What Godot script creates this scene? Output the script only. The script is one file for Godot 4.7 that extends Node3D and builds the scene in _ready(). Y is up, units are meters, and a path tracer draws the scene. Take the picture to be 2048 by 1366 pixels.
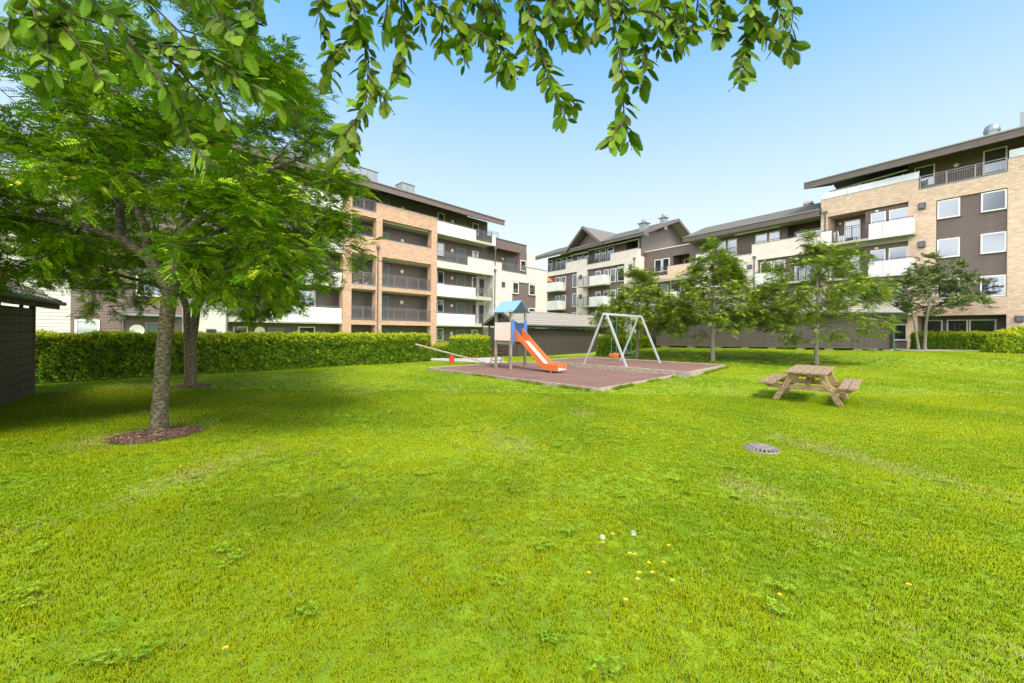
extends Node3D
# A lawn between apartment blocks: playground, rowan trees, hedges, storage sheds and a picnic table.
# Axes: camera near the origin looks along -z. AX runs along the play area's long side, BX along the blocks' facade.

const AX := Vector3(-0.724, 0, -0.689)
const BX := Vector3(0.689, 0, -0.724)
const FPX := 796.0                       # focal length in pixels of the 2048 pixel wide photograph
const EYE := 1.55
var M := {}
var rng := RandomNumberGenerator.new()
var taken := {}
var cache := {}


# ------------------------------------------------------------------ geometry collector
class Geo:
	var v := PackedVector3Array()
	var n := PackedVector3Array()
	var c := PackedColorArray()
	var tint := Color(1, 1, 1)
	var ix := PackedInt32Array()

	func tri_n(a: Vector3, b: Vector3, d: Vector3, na: Vector3, nb: Vector3, nd: Vector3) -> void:
		var k := v.size()
		v.append(a); v.append(b); v.append(d)
		n.append(na); n.append(nb); n.append(nd)
		c.append(tint); c.append(tint); c.append(tint)
		var g := (b - a).cross(d - a)
		if g.dot(na) > 0.0:
			ix.append(k); ix.append(k + 2); ix.append(k + 1)
		else:
			ix.append(k); ix.append(k + 1); ix.append(k + 2)

	func poly(p: Array, hint: Vector3) -> void:
		var m: Vector3 = (p[1] - p[0]).cross(p[2] - p[0])
		if m.length_squared() < 1e-14 and p.size() > 3:
			m = (p[2] - p[0]).cross(p[3] - p[0])
		if m.length_squared() < 1e-16:
			return
		m = m.normalized()
		if m.dot(hint) < 0.0:
			m = -m
		for i in range(1, p.size() - 1):
			tri_n(p[0], p[i], p[i + 1], m, m, m)

	func box(lo: Vector3, hi: Vector3) -> void:
		hexa([Vector3(lo.x, lo.y, lo.z), Vector3(hi.x, lo.y, lo.z), Vector3(hi.x, hi.y, lo.z), Vector3(lo.x, hi.y, lo.z), Vector3(lo.x, lo.y, hi.z), Vector3(hi.x, lo.y, hi.z), Vector3(hi.x, hi.y, hi.z), Vector3(lo.x, hi.y, hi.z)])

	func hexa(p: Array) -> void:      # 0..3 one face in order, 4..7 the opposite one
		var mid := Vector3.ZERO
		for q in p:
			mid += q
		mid /= 8.0
		for f in [[0, 1, 2, 3], [4, 5, 6, 7], [0, 1, 5, 4], [1, 2, 6, 5], [2, 3, 7, 6], [3, 0, 4, 7]]:
			var q := [p[f[0]], p[f[1]], p[f[2]], p[f[3]]]
			poly(q, (q[0] + q[1] + q[2] + q[3]) / 4.0 - mid)

	func obox(t: Transform3D, size: Vector3) -> void:
		var h := size / 2.0
		var p := []
		for q in [Vector3(-1, -1, -1), Vector3(1, -1, -1), Vector3(1, 1, -1), Vector3(-1, 1, -1), Vector3(-1, -1, 1), Vector3(1, -1, 1), Vector3(1, 1, 1), Vector3(-1, 1, 1)]:
			p.append(t * (q * h))
		hexa(p)

	func bar(a: Vector3, b: Vector3, w: float, h: float) -> void:
		var d := (b - a).normalized()
		var s := d.cross(Vector3.UP)
		s = Vector3.RIGHT if s.length() < 0.01 else s.normalized()
		obox(Transform3D(Basis(s, d, s.cross(d)), (a + b) / 2.0), Vector3(w, a.distance_to(b), h))

	func cbox(t: Transform3D, size: Vector3, b: float) -> void:     # box with chamfered edges
		var h := size / 2.0
		var px := {}
		var py := {}
		var pz := {}
		for sx in [-1, 1]:
			for sy in [-1, 1]:
				for sz in [-1, 1]:
					var k := Vector3i(sx, sy, sz)
					px[k] = t * Vector3(sx * h.x, sy * (h.y - b), sz * (h.z - b))
					py[k] = t * Vector3(sx * (h.x - b), sy * h.y, sz * (h.z - b))
					pz[k] = t * Vector3(sx * (h.x - b), sy * (h.y - b), sz * h.z)
					poly([px[k], py[k], pz[k]], t.basis * Vector3(sx, sy, sz))
		for s in [-1, 1]:
			poly([px[Vector3i(s, -1, -1)], px[Vector3i(s, 1, -1)], px[Vector3i(s, 1, 1)], px[Vector3i(s, -1, 1)]], t.basis * Vector3(s, 0, 0))
			poly([py[Vector3i(-1, s, -1)], py[Vector3i(1, s, -1)], py[Vector3i(1, s, 1)], py[Vector3i(-1, s, 1)]], t.basis * Vector3(0, s, 0))
			poly([pz[Vector3i(-1, -1, s)], pz[Vector3i(1, -1, s)], pz[Vector3i(1, 1, s)], pz[Vector3i(-1, 1, s)]], t.basis * Vector3(0, 0, s))
			for u in [-1, 1]:
				poly([px[Vector3i(s, u, -1)], px[Vector3i(s, u, 1)], py[Vector3i(s, u, 1)], py[Vector3i(s, u, -1)]], t.basis * Vector3(s, u, 0))
				poly([px[Vector3i(s, -1, u)], px[Vector3i(s, 1, u)], pz[Vector3i(s, 1, u)], pz[Vector3i(s, -1, u)]], t.basis * Vector3(s, 0, u))
				poly([py[Vector3i(-1, s, u)], py[Vector3i(1, s, u)], pz[Vector3i(1, s, u)], pz[Vector3i(-1, s, u)]], t.basis * Vector3(0, s, u))

	func tube(pts: Array, rad: Array, sides: int, caps := true, wobble := 0.0) -> void:
		var rings := []
		var side := Vector3.ZERO
		for i in pts.size():
			var d: Vector3 = (pts[mini(i + 1, pts.size() - 1)] - pts[maxi(i - 1, 0)]).normalized()
			if i == 0:
				side = d.cross(Vector3(0.31, 0.2, 0.93)).normalized()
			else:
				side = (side - d * side.dot(d)).normalized()
			var up := d.cross(side)
			var ring := []
			for k in sides:
				var a := TAU * k / sides
				var m := side * cos(a) + up * sin(a)
				var w := 1.0 + wobble * (sin(a * 3.0 + i * 1.7) + 0.6 * sin(a * 5.0 - i * 2.3))
				ring.append([pts[i] + m * rad[i] * w, m])
			rings.append(ring)
		for i in rings.size() - 1:
			for k in sides:
				var l := (k + 1) % sides
				var p = rings[i][k]
				var q = rings[i][l]
				var r = rings[i + 1][l]
				var s = rings[i + 1][k]
				tri_n(p[0], q[0], r[0], p[1], q[1], r[1])
				tri_n(p[0], r[0], s[0], p[1], r[1], s[1])
		if caps:
			for e in [0, rings.size() - 1]:
				var d2: Vector3 = (pts[0] - pts[1]) if e == 0 else (pts[-1] - pts[-2])
				var cap := []
				for k in sides:
					cap.append(rings[e][k][0])
				poly(cap, d2)

	func lathe(profile: Array, sides: int, t := Transform3D()) -> void:     # profile: Vector2(radius, y)
		for i in profile.size() - 1:
			var a: Vector2 = profile[i]
			var b: Vector2 = profile[i + 1]
			var sl := Vector2(b.y - a.y, a.x - b.x).normalized()
			for k in sides:
				var f := TAU * k / sides
				var g := TAU * (k + 1) / sides
				var e := Vector3(cos(f), 0, sin(f))
				var h := Vector3(cos(g), 0, sin(g))
				var ne := t.basis * (e * sl.x + Vector3.UP * sl.y)
				var nh := t.basis * (h * sl.x + Vector3.UP * sl.y)
				var p := t * (e * a.x + Vector3.UP * a.y)
				var q := t * (h * a.x + Vector3.UP * a.y)
				var r := t * (h * b.x + Vector3.UP * b.y)
				var s := t * (e * b.x + Vector3.UP * b.y)
				if a.x > 1e-4:
					tri_n(p, q, r, ne, nh, nh)
				if b.x > 1e-4:
					tri_n(p, r, s, ne, nh, ne)

	func mesh(m: Material) -> ArrayMesh:
		var a := []
		a.resize(Mesh.ARRAY_MAX)
		a[Mesh.ARRAY_VERTEX] = v
		a[Mesh.ARRAY_NORMAL] = n
		a[Mesh.ARRAY_COLOR] = c
		a[Mesh.ARRAY_INDEX] = ix
		var r := ArrayMesh.new()
		r.add_surface_from_arrays(Mesh.PRIMITIVE_TRIANGLES, a)
		r.surface_set_material(0, m)
		return r


# ------------------------------------------------------------------ scene helpers
func numbered(called: String) -> String:
	taken[called] = taken.get(called, 0) + 1
	return called if taken[called] == 1 else "%s_%03d" % [called, taken[called] - 1]

func thing(called: String, label: String, category: String, t := Transform3D(), group := "") -> Node3D:
	var o := Node3D.new()
	o.name = numbered(called)
	add_child(o)
	o.transform = t
	tag(o, label, category, group)
	return o

func tag(o: Node3D, label: String, category: String, group := "", kind := "") -> void:
	if label: o.set_meta("label", label)
	if category: o.set_meta("category", category)
	if group: o.set_meta("group", group)
	if kind: o.set_meta("kind", kind)

func put(called: String, g: Geo, m: Material, parent: Node3D, t := Transform3D()) -> MeshInstance3D:
	return putm(called, g.mesh(m), parent, t)

func putm(called: String, mesh: Mesh, parent: Node3D, t := Transform3D()) -> MeshInstance3D:
	var o := MeshInstance3D.new()
	o.name = numbered(called) if parent == self else called
	o.mesh = mesh
	o.transform = t
	parent.add_child(o, true)
	return o

func boxp(called: String, parent: Node3D, m: Material, lo: Vector3, hi: Vector3) -> MeshInstance3D:
	var g := Geo.new()
	g.box(lo, hi)
	return put(called, g, m, parent)

func bevel_mesh(size: Vector3, b: float, m: Material, key: String) -> ArrayMesh:     # shared between pieces of one size
	var k := "%s %s %s %s" % [key, m.resource_name, size.snapped(Vector3.ONE * 0.001), b]
	if not cache.has(k):
		var g := Geo.new()
		g.cbox(Transform3D(), size, b)
		cache[k] = g.mesh(m)
	return cache[k]

func stuff(o: Node3D) -> Node3D:
	o.set_meta("kind", "stuff")
	return o

func multi(called: String, mesh: Mesh, buf: PackedFloat32Array, parent: Node3D) -> MultiMeshInstance3D:
	var mm := MultiMesh.new()
	mm.transform_format = MultiMesh.TRANSFORM_3D
	mm.use_colors = true
	mm.mesh = mesh
	mm.instance_count = buf.size() / 16
	mm.buffer = buf
	var o := MultiMeshInstance3D.new()
	o.name = numbered(called) if parent == self else called
	o.multimesh = mm
	parent.add_child(o, true)
	o.set_meta("kind", "stuff")
	return o

func push(buf: PackedFloat32Array, b: Basis, o: Vector3, c: Color) -> void:
	buf.append_array(PackedFloat32Array([b.x.x, b.y.x, b.z.x, o.x, b.x.y, b.y.y, b.z.y, o.y, b.x.z, b.y.z, b.z.z, o.z, c.r, c.g, c.b, 1.0]))

func smooth(a: float, b: float, x: float) -> float:
	var t := clampf((x - a) / (b - a), 0.0, 1.0)
	return t * t * (3.0 - 2.0 * t)

func ground_h(x: float, z: float) -> float:
	var q := 0.154 * x - 0.988 * z
	var d := -0.724 * x - 0.689 * z
	var m := smooth(5.5, 9.5, x)
	var h := (0.10 * smooth(10.0, 17.5, q) + 0.54 * smooth(17.0, 25.2, q)) * m
	h -= 0.5 * smooth(15.0, 28.0, d) * (1.0 - m)
	h -= 0.075 * exp(-(pow(x - 5.2, 2.0) + pow(z + 7.6, 2.0)) / 12.0)
	h += 0.018 * sin(x * 0.9 + 1.0) * sin(z * 0.7)
	return h

func pixel(u: float, v: float, depth: float) -> Vector3:      # a point at this distance along the view axis
	var th := 0.0105
	var x := (u - 1024.0) * cos(th) + (v - 663.0) * sin(th)
	var y := -(u - 1024.0) * sin(th) + (v - 663.0) * cos(th)
	return Vector3(x / FPX * depth, EYE - y / FPX * depth, -depth)

func frame(p: Vector2, d: Vector3) -> Transform3D:            # x along the facade, y up, z out of the wall
	d = d.normalized()
	return Transform3D(Basis(d, Vector3.UP, Vector3(-d.z, 0, d.x)), Vector3(p.x, 0, p.y))


# ------------------------------------------------------------------ materials
func lin(r: float, g: float, b: float) -> Color:
	return Color(r, g, b).linear_to_srgb()

func mat(called: String, col: Color, rough := 0.8, metal := 0.0) -> StandardMaterial3D:
	var m := StandardMaterial3D.new()
	m.albedo_color = col
	m.roughness = rough
	m.metallic = metal
	m.resource_name = called
	M[called] = m
	return m

func noise_tex(freq: float, stops: Array, size := 512, octaves := 4, kind := FastNoiseLite.TYPE_SIMPLEX_SMOOTH, sd := 1) -> NoiseTexture2D:
	var f := FastNoiseLite.new()
	f.noise_type = kind
	f.frequency = freq
	f.fractal_octaves = octaves
	f.seed = sd
	var g := Gradient.new()
	g.offsets = PackedFloat32Array(stops.map(func(s): return s[0]))
	g.colors = PackedColorArray(stops.map(func(s): return s[1]))
	var t := NoiseTexture2D.new()
	t.width = size
	t.height = size
	t.seamless = true
	t.noise = f
	t.color_ramp = g
	return t

func tex_mat(called: String, tex: Texture2D, scale: Vector3, rough := 0.85, world := false, relief: Texture2D = null, depth := 0.0) -> StandardMaterial3D:
	var m := mat(called, Color.WHITE, rough)
	m.albedo_texture = tex
	m.uv1_triplanar = true
	m.uv1_world_triplanar = world
	m.uv1_scale = scale
	if relief:
		m.heightmap_enabled = true
		m.heightmap_texture = relief
		m.heightmap_scale = depth
	return m

func make_materials() -> void:
	var grey := [[0.0, Color.BLACK], [1.0, Color.WHITE]]
	var grain := noise_tex(0.02, grey, 512, 5, FastNoiseLite.TYPE_SIMPLEX_SMOOTH, 5)
	# foliage and grass: colour comes per leaf
	for a in [["leaf", 0.5, 0.85], ["blade", 0.55, 0.5], ["hedge_leaf", 0.42, 0.35]]:
		var m := mat(a[0], Color.WHITE, a[1])
		m.vertex_color_use_as_albedo = true
		m.backlight = Color(1.0, 1.0, 0.6) * a[2]
		m.cull_mode = BaseMaterial3D.CULL_DISABLED
		m.metallic_specular = 0.18
	tex_mat("soil", noise_tex(0.012, [[0.25, lin(0.14, 0.245, 0.004)], [0.5, lin(0.18, 0.30, 0.004)], [0.75, lin(0.225, 0.33, 0.006)]], 512, 5), Vector3.ONE * 0.35, 0.95, true)
	tex_mat("bark", noise_tex(0.02, [[0.25, lin(0.022, 0.017, 0.009)], [0.40, lin(0.070, 0.058, 0.030)], [0.58, lin(0.105, 0.090, 0.048)], [0.78, lin(0.20, 0.18, 0.12)]], 512, 5, FastNoiseLite.TYPE_SIMPLEX_SMOOTH, 3), Vector3(1.3, 2.6, 1.3), 0.9, false, grain, 0.8)
	tex_mat("bark_pale", noise_tex(0.02, [[0.25, lin(0.10, 0.085, 0.06)], [0.5, lin(0.22, 0.20, 0.15)], [0.75, lin(0.38, 0.35, 0.29)]], 512, 5, FastNoiseLite.TYPE_SIMPLEX_SMOOTH, 4), Vector3(2.0, 5.0, 2.0), 0.9, false, grain, 0.8)
	mat("twig", lin(0.055, 0.04, 0.028), 0.85)
	tex_mat("shed_board", noise_tex(0.018, [[0.2, lin(0.038, 0.031, 0.026)], [0.5, lin(0.058, 0.047, 0.040)], [0.8, lin(0.085, 0.071, 0.060)]], 512, 5), Vector3(0.25, 4.0, 4.0), 0.7, false, grain, 0.25)
	tex_mat("shed_board_near", noise_tex(0.018, [[0.2, lin(0.028, 0.022, 0.014)], [0.5, lin(0.052, 0.041, 0.026)], [0.8, lin(0.10, 0.082, 0.054)]], 512, 5, FastNoiseLite.TYPE_SIMPLEX_SMOOTH, 8), Vector3(0.3, 4.5, 4.5), 0.65, false, grain, 0.35)
	tex_mat("cladding", noise_tex(0.02, [[0.3, lin(0.118, 0.084, 0.073)], [0.7, lin(0.150, 0.110, 0.096)]], 512, 4), Vector3(0.15, 2.0, 1.0), 0.6)
	tex_mat("cladding_dark", noise_tex(0.02, [[0.3, lin(0.118, 0.095, 0.084)], [0.7, lin(0.148, 0.121, 0.108)]], 512, 4), Vector3(0.15, 2.0, 1.0), 0.6)
	tex_mat("wood_table", noise_tex(0.016, [[0.15, lin(0.11, 0.065, 0.030)], [0.45, lin(0.225, 0.15, 0.080)], [0.58, lin(0.275, 0.19, 0.108)], [0.8, lin(0.38, 0.28, 0.175)]], 512, 5), Vector3(0.35, 5.0, 5.0), 0.75, false, grain, 0.2)
	tex_mat("wood_leg", noise_tex(0.016, [[0.15, lin(0.16, 0.085, 0.035)], [0.45, lin(0.32, 0.20, 0.10)], [0.62, lin(0.40, 0.29, 0.17)], [0.85, lin(0.50, 0.42, 0.30)]], 512, 5, FastNoiseLite.TYPE_SIMPLEX_SMOOTH, 11), Vector3(0.7, 6.0, 6.0), 0.75, false, grain, 0.2)
	tex_mat("wood_grey", noise_tex(0.016, [[0.2, lin(0.13, 0.105, 0.075)], [0.5, lin(0.25, 0.21, 0.155)], [0.8, lin(0.40, 0.35, 0.27)]], 512, 5), Vector3(6.0, 0.6, 6.0), 0.8, false, grain, 0.2)
	tex_mat("timber_edge", noise_tex(0.016, [[0.2, lin(0.17, 0.135, 0.10)], [0.5, lin(0.31, 0.26, 0.20)], [0.8, lin(0.45, 0.40, 0.32)]], 512, 5), Vector3(0.4, 6.0, 6.0), 0.85, false, grain, 0.2)
	for k in 3:
		var w: float = [0.92, 1.0, 1.1][k]
		tex_mat("rubber%d" % k, noise_tex(0.09, [[0.2, lin(0.095 * w, 0.050 * w, 0.036 * w)], [0.5, lin(0.165 * w, 0.082 * w, 0.064 * w)], [0.85, lin(0.235 * w, 0.148 * w, 0.112 * w)]], 512, 4, FastNoiseLite.TYPE_SIMPLEX_SMOOTH, 20 + k), Vector3.ONE * 1.1, 0.95, true)
	tex_mat("render", noise_tex(0.01, [[0.2, lin(0.46, 0.44, 0.415)], [0.5, lin(0.49, 0.47, 0.445)], [0.8, lin(0.52, 0.50, 0.475)]], 512, 5), Vector3.ONE * 0.2, 0.9)
	tex_mat("render_warm", noise_tex(0.01, [[0.2, lin(0.63, 0.545, 0.49)], [0.5, lin(0.67, 0.585, 0.53)], [0.8, lin(0.70, 0.62, 0.565)]], 512, 5), Vector3.ONE * 0.2, 0.9)
	tex_mat("panel_white", noise_tex(0.008, [[0.2, lin(0.58, 0.58, 0.575)], [0.8, lin(0.66, 0.66, 0.655)]], 256, 3), Vector3.ONE * 0.3, 0.5)
	tex_mat("concrete", noise_tex(0.02, [[0.2, lin(0.30, 0.28, 0.23)], [0.5, lin(0.40, 0.375, 0.31)], [0.8, lin(0.47, 0.44, 0.37)]], 512, 5), Vector3.ONE * 0.6, 0.9)
	tex_mat("paving", noise_tex(0.03, [[0.2, lin(0.30, 0.28, 0.26)], [0.8, lin(0.42, 0.40, 0.38)]], 512, 5), Vector3.ONE * 0.5, 0.9, true)
	tex_mat("mortar", noise_tex(0.05, [[0.2, lin(0.34, 0.255, 0.195)], [0.8, lin(0.43, 0.33, 0.26)]], 256, 4), Vector3.ONE * 1.0, 0.95)
	tex_mat("mulch", noise_tex(0.06, [[0.2, lin(0.045, 0.022, 0.014)], [0.5, lin(0.10, 0.05, 0.032)], [0.8, lin(0.17, 0.095, 0.06)]], 512, 4), Vector3.ONE * 1.5, 0.95, true)
	tex_mat("soffit", noise_tex(0.02, [[0.2, lin(0.24, 0.215, 0.18)], [0.8, lin(0.31, 0.28, 0.24)]], 256, 4), Vector3(0.2, 1, 2.0), 0.8)
	tex_mat("fascia", noise_tex(0.02, [[0.2, lin(0.105, 0.078, 0.072)], [0.8, lin(0.13, 0.10, 0.09)]], 256, 4), Vector3(0.2, 1, 1), 0.6)
	tex_mat("roof_tile", noise_tex(0.05, [[0.2, lin(0.15, 0.135, 0.11)], [0.5, lin(0.25, 0.23, 0.195)], [0.8, lin(0.35, 0.33, 0.285)]], 512, 5), Vector3.ONE * 0.8, 0.9)
	tex_mat("roof_dark", noise_tex(0.05, [[0.2, lin(0.09, 0.088, 0.078)], [0.5, lin(0.135, 0.13, 0.115)], [0.8, lin(0.19, 0.185, 0.165)]], 512, 5), Vector3.ONE * 0.8, 0.9)
	var br := mat("brick", Color.WHITE, 0.9)
	br.vertex_color_use_as_albedo = true
	mat("zinc", lin(0.22, 0.25, 0.27), 0.45, 0.4)
	mat("pipe", lin(0.10, 0.115, 0.125), 0.45, 0.2)
	mat("green_pipe", lin(0.035, 0.075, 0.065), 0.4)
	mat("rail", lin(0.20, 0.20, 0.205), 0.4, 0.5)
	mat("rail_dark", lin(0.045, 0.043, 0.045), 0.5, 0.2)
	mat("cap", lin(0.19, 0.20, 0.21), 0.5, 0.3)
	mat("frame_white", lin(0.74, 0.73, 0.70), 0.5)
	mat("frame_grey", lin(0.22, 0.23, 0.235), 0.5)
	mat("door_grey", lin(0.10, 0.115, 0.12), 0.5)
	mat("door_dark", lin(0.022, 0.024, 0.027), 0.5)
	mat("curtain", lin(0.26, 0.26, 0.255), 0.9)
	mat("room_dark_grey", lin(0.19, 0.195, 0.20), 0.9)  # grey tone standing for an unlit room behind the glass
	mat("curtain_purple", lin(0.22, 0.10, 0.20), 0.9)
	mat("lamp_white", lin(0.72, 0.70, 0.64), 0.4)
	mat("vent_grey", lin(0.06, 0.066, 0.075), 0.5)
	mat("awning", lin(0.55, 0.54, 0.52), 0.6)
	mat("orange", lin(0.62, 0.145, 0.030), 0.42)
	mat("blue", lin(0.055, 0.155, 0.40), 0.5)
	mat("blue_roof", lin(0.19, 0.34, 0.66), 0.4)
	mat("pink", lin(0.72, 0.55, 0.51), 0.55)
	mat("red", lin(0.50, 0.035, 0.025), 0.45)
	mat("steel", lin(0.62, 0.62, 0.60), 0.28, 0.85)
	mat("galvanised", lin(0.46, 0.47, 0.48), 0.5, 0.35)
	mat("chain", lin(0.10, 0.28, 0.29), 0.5, 0.3)
	mat("tyre", lin(0.022, 0.022, 0.024), 0.8)
	tex_mat("iron", noise_tex(0.08, [[0.2, lin(0.13, 0.11, 0.10)], [0.5, lin(0.21, 0.18, 0.165)], [0.8, lin(0.29, 0.255, 0.235)]], 256, 4), Vector3.ONE * 3.0, 0.7)
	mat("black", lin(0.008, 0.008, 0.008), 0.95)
	mat("petal", lin(0.70, 0.46, 0.02), 0.7)
	mat("fluff", lin(0.70, 0.70, 0.66), 1.0)
	mat("stalk", lin(0.16, 0.17, 0.05), 0.8)
	mat("flower_red", lin(0.5, 0.02, 0.03), 0.7)
	mat("flower_purple", lin(0.26, 0.03, 0.22), 0.7)
	mat("parasol_orange", lin(0.65, 0.20, 0.03), 0.8)
	var gl := mat("glass", Color(lin(0.17, 0.19, 0.215), 0.60), 0.04, 0.85)
	gl.transparency = BaseMaterial3D.TRANSPARENCY_ALPHA
	var gc := mat("glass_clear", Color(lin(0.55, 0.62, 0.62), 0.35), 0.05, 0.3)
	gc.transparency = BaseMaterial3D.TRANSPARENCY_ALPHA


# ------------------------------------------------------------------ building parts (local frame: s along wall, y up, o outwards)
func bricks(g: Geo, s0: float, s1: float, y0: float, y1: float, o: float, pale: float) -> void:
	face_bricks(g, Vector3(s0, y0, o), Vector3.RIGHT, Vector3.BACK, s1 - s0, y1 - y0, pale)

func face_bricks(g: Geo, at: Vector3, along: Vector3, out: Vector3, w: float, h: float, pale: float) -> void:
	var ch := 0.0855
	var rows := int(round(h / ch))
	if rows < 1: return
	ch = h / rows
	var len := 0.25
	for r in rows:
		var row := int(round((at.y + r * ch) / 0.0855))
		var x := -(0.125 if row % 2 else 0.0) - fposmod(at.dot(along.abs()), 0.25)
		while x < w:
			var a := maxf(x + 0.006, 0.0)
			var b := minf(x + len - 0.006, w)
			x += len
			if b - a < 0.02: continue
			var d := 0.012 + rng.randf() * 0.004
			var p := at + along * a + Vector3.UP * (r * ch + 0.007)
			var q := along * (b - a)
			var u := Vector3.UP * (ch - 0.014)
			var e := out * d
			var t := rng.randf()
			var k := 0.86 + 0.26 * rng.randf()
			var c := Color(0.67, 0.475, 0.36).lerp(Color(0.74, 0.56, 0.445), t) if pale > 0.5 else Color(0.46, 0.29, 0.20).lerp(Color(0.54, 0.36, 0.26), t)
			g.tint = Color(c.r * k, c.g * k, c.b * k)
			g.poly([p + e, p + q + e, p + q + u + e, p + u + e], out)
			g.poly([p, p + q, p + q + e, p + e], Vector3.DOWN)
			g.poly([p + u, p + q + u, p + q + u + e, p + u + e], Vector3.UP)
			g.poly([p, p + u, p + u + e, p + e], -along)
			g.poly([p + q, p + q + u, p + q + u + e, p + q + e], along)

func brick_block(core: Geo, g: Geo, s0: float, s1: float, y0: float, y1: float, o0: float, o1: float, pale: float, sides := "") -> void:
	core.box(Vector3(s0, y0, o0), Vector3(s1, y1, o1))
	bricks(g, s0, s1, y0, y1, o1, pale)
	if "l" in sides: face_bricks(g, Vector3(s0, y0, o0), Vector3.BACK, Vector3.LEFT, o1 - o0, y1 - y0, pale)
	if "r" in sides: face_bricks(g, Vector3(s1, y0, o0), Vector3.BACK, Vector3.RIGHT, o1 - o0, y1 - y0, pale)

func boards(g: Geo, s0: float, s1: float, y0: float, y1: float, o: float, pitch := 0.15) -> void:      # lapped cladding, real profile
	var k := int(ceil((y1 - y0) / pitch))
	for i in k:
		var a := y0 + i * pitch
		var b := minf(a + pitch, y1)
		var e := 0.030 + rng.randf() * 0.004
		g.poly([Vector3(s0, a, o + e), Vector3(s1, a, o + e), Vector3(s1, b, o + 0.010), Vector3(s0, b, o + 0.010)], Vector3.BACK)
		g.poly([Vector3(s0, a, o), Vector3(s1, a, o), Vector3(s1, a, o + e), Vector3(s0, a, o + e)], Vector3.DOWN)
		for s in [s0, s1]:
			g.poly([Vector3(s, a, o), Vector3(s, a, o + e), Vector3(s, b, o + 0.010), Vector3(s, b, o)], Vector3(-1 if s == s0 else 1, 0, 0))

func clad(parent: Node3D, m: String, rects: Array, o: float) -> void:
	var g := Geo.new()
	for r in rects:
		boards(g, r[0], r[1], r[2], r[3], r[4] if r.size() > 4 else o)
	stuff(put("cladding", g, M[m], parent))

func window(parent: Node3D, s0: float, s1: float, y0: float, y1: float, o: float, look := "room", fm := "frame_white", mull := 0) -> void:
	var g := Geo.new()
	var w := 0.075
	var d := 0.075
	g.box(Vector3(s0, y0, o), Vector3(s0 + w, y1, o + d))
	g.box(Vector3(s1 - w, y0, o), Vector3(s1, y1, o + d))
	g.box(Vector3(s0 + w, y1 - w, o), Vector3(s1 - w, y1, o + d - 0.003))
	g.box(Vector3(s0 + w, y0, o), Vector3(s1 - w, y0 + w, o + d - 0.003))
	for k in mull:
		var x := lerpf(s0, s1, (k + 1.0) / (mull + 1.0))
		g.box(Vector3(x - 0.035, y0 + w, o), Vector3(x + 0.035, y1 - w, o + d - 0.006))
	var win := put("window", g, M[fm], parent)
	boxp("pane", win, M["glass_clear" if look == "curtain_purple" else "glass"], Vector3(s0 + w, y0 + w, o + 0.045), Vector3(s1 - w, y1 - w, o + 0.052))
	if look == "curtain" or look == "room":
		var c := Geo.new()
		var n := int((s1 - s0 - 2 * w) / 0.07)
		for i in n:
			var a := lerpf(s0 + w, s1 - w, float(i) / n)
			var b := lerpf(s0 + w, s1 - w, (i + 1.0) / n)
			var za := o + 0.036 if i % 2 else o + 0.018
			var zb := o + 0.018 if i % 2 else o + 0.036
			c.poly([Vector3(a, y0 + w, za), Vector3(b, y0 + w, zb), Vector3(b, y1 - w, zb), Vector3(a, y1 - w, za)], Vector3.BACK)
		put("curtain", c, M["curtain" if look == "curtain" else "room_dark_grey"], win)  # room look: grey pleated sheet painted as the dark interior, no cloth there
	else:
		boxp("curtain", win, M[look], Vector3(s0 + w, y0 + w, o + 0.012), Vector3(s1 - w, y1 - w, o + 0.03))
	boxp("sill", win, M["cap"], Vector3(s0 - 0.04, y0 - 0.035, o), Vector3(s1 + 0.04, y0 - 0.003, o + d + 0.05))

func door(parent: Node3D, s0: float, s1: float, y0: float, y1: float, o: float, m := "door_grey", light := 0) -> void:
	var g := Geo.new()
	g.box(Vector3(s0, y0, o), Vector3(s0 + 0.06, y1, o + 0.07))
	g.box(Vector3(s1 - 0.06, y0, o), Vector3(s1, y1, o + 0.07))
	g.box(Vector3(s0 + 0.06, y1 - 0.06, o), Vector3(s1 - 0.06, y1, o + 0.067))
	var f := put("door", g, M["frame_grey"], parent)
	boxp("leaf", f, M[m], Vector3(s0 + 0.06, y0, o), Vector3(s1 - 0.06, y1 - 0.06, o + 0.045))
	if light:
		boxp("pane", f, M["glass"], Vector3(s0 + 0.14, y0 + 0.9, o + 0.045), Vector3(s0 + 0.32, y1 - 0.25, o + 0.052))
	boxp("handle", f, M["rail"], Vector3(s1 - 0.22, y0 + 1.0, o + 0.045), Vector3(s1 - 0.1, y0 + 1.04, o + 0.10))

func railing(parent: Node3D, s0: float, s1: float, y0: float, y1: float, o: float, m := "rail", step := 0.11, post := 1.15) -> void:
	var g := Geo.new()
	g.box(Vector3(s0, y1 - 0.04, o - 0.025), Vector3(s1, y1, o + 0.025))
	g.box(Vector3(s0, y0 + 0.06, o - 0.015), Vector3(s1, y0 + 0.09, o + 0.015))
	g.box(Vector3(s0, y1 - 0.17, o - 0.012), Vector3(s1, y1 - 0.145, o + 0.012))
	var k := maxi(1, int(round((s1 - s0) / post)))
	for i in k + 1:
		var s := lerpf(s0 + 0.025, s1 - 0.025, float(i) / k)
		g.box(Vector3(s - 0.025, y0, o - 0.028), Vector3(s + 0.025, y1 - 0.04, o + 0.022))
	var r := put("railing", g, M[m], parent)
	var b := Geo.new()
	var n := int((s1 - s0) / step)
	for i in n:
		var s := s0 + (i + 0.5) * step
		b.box(Vector3(s - 0.007, y0 + 0.09, o - 0.007), Vector3(s + 0.007, y1 - 0.17, o + 0.007))
	stuff(put("baluster", b, M[m], r))

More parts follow.
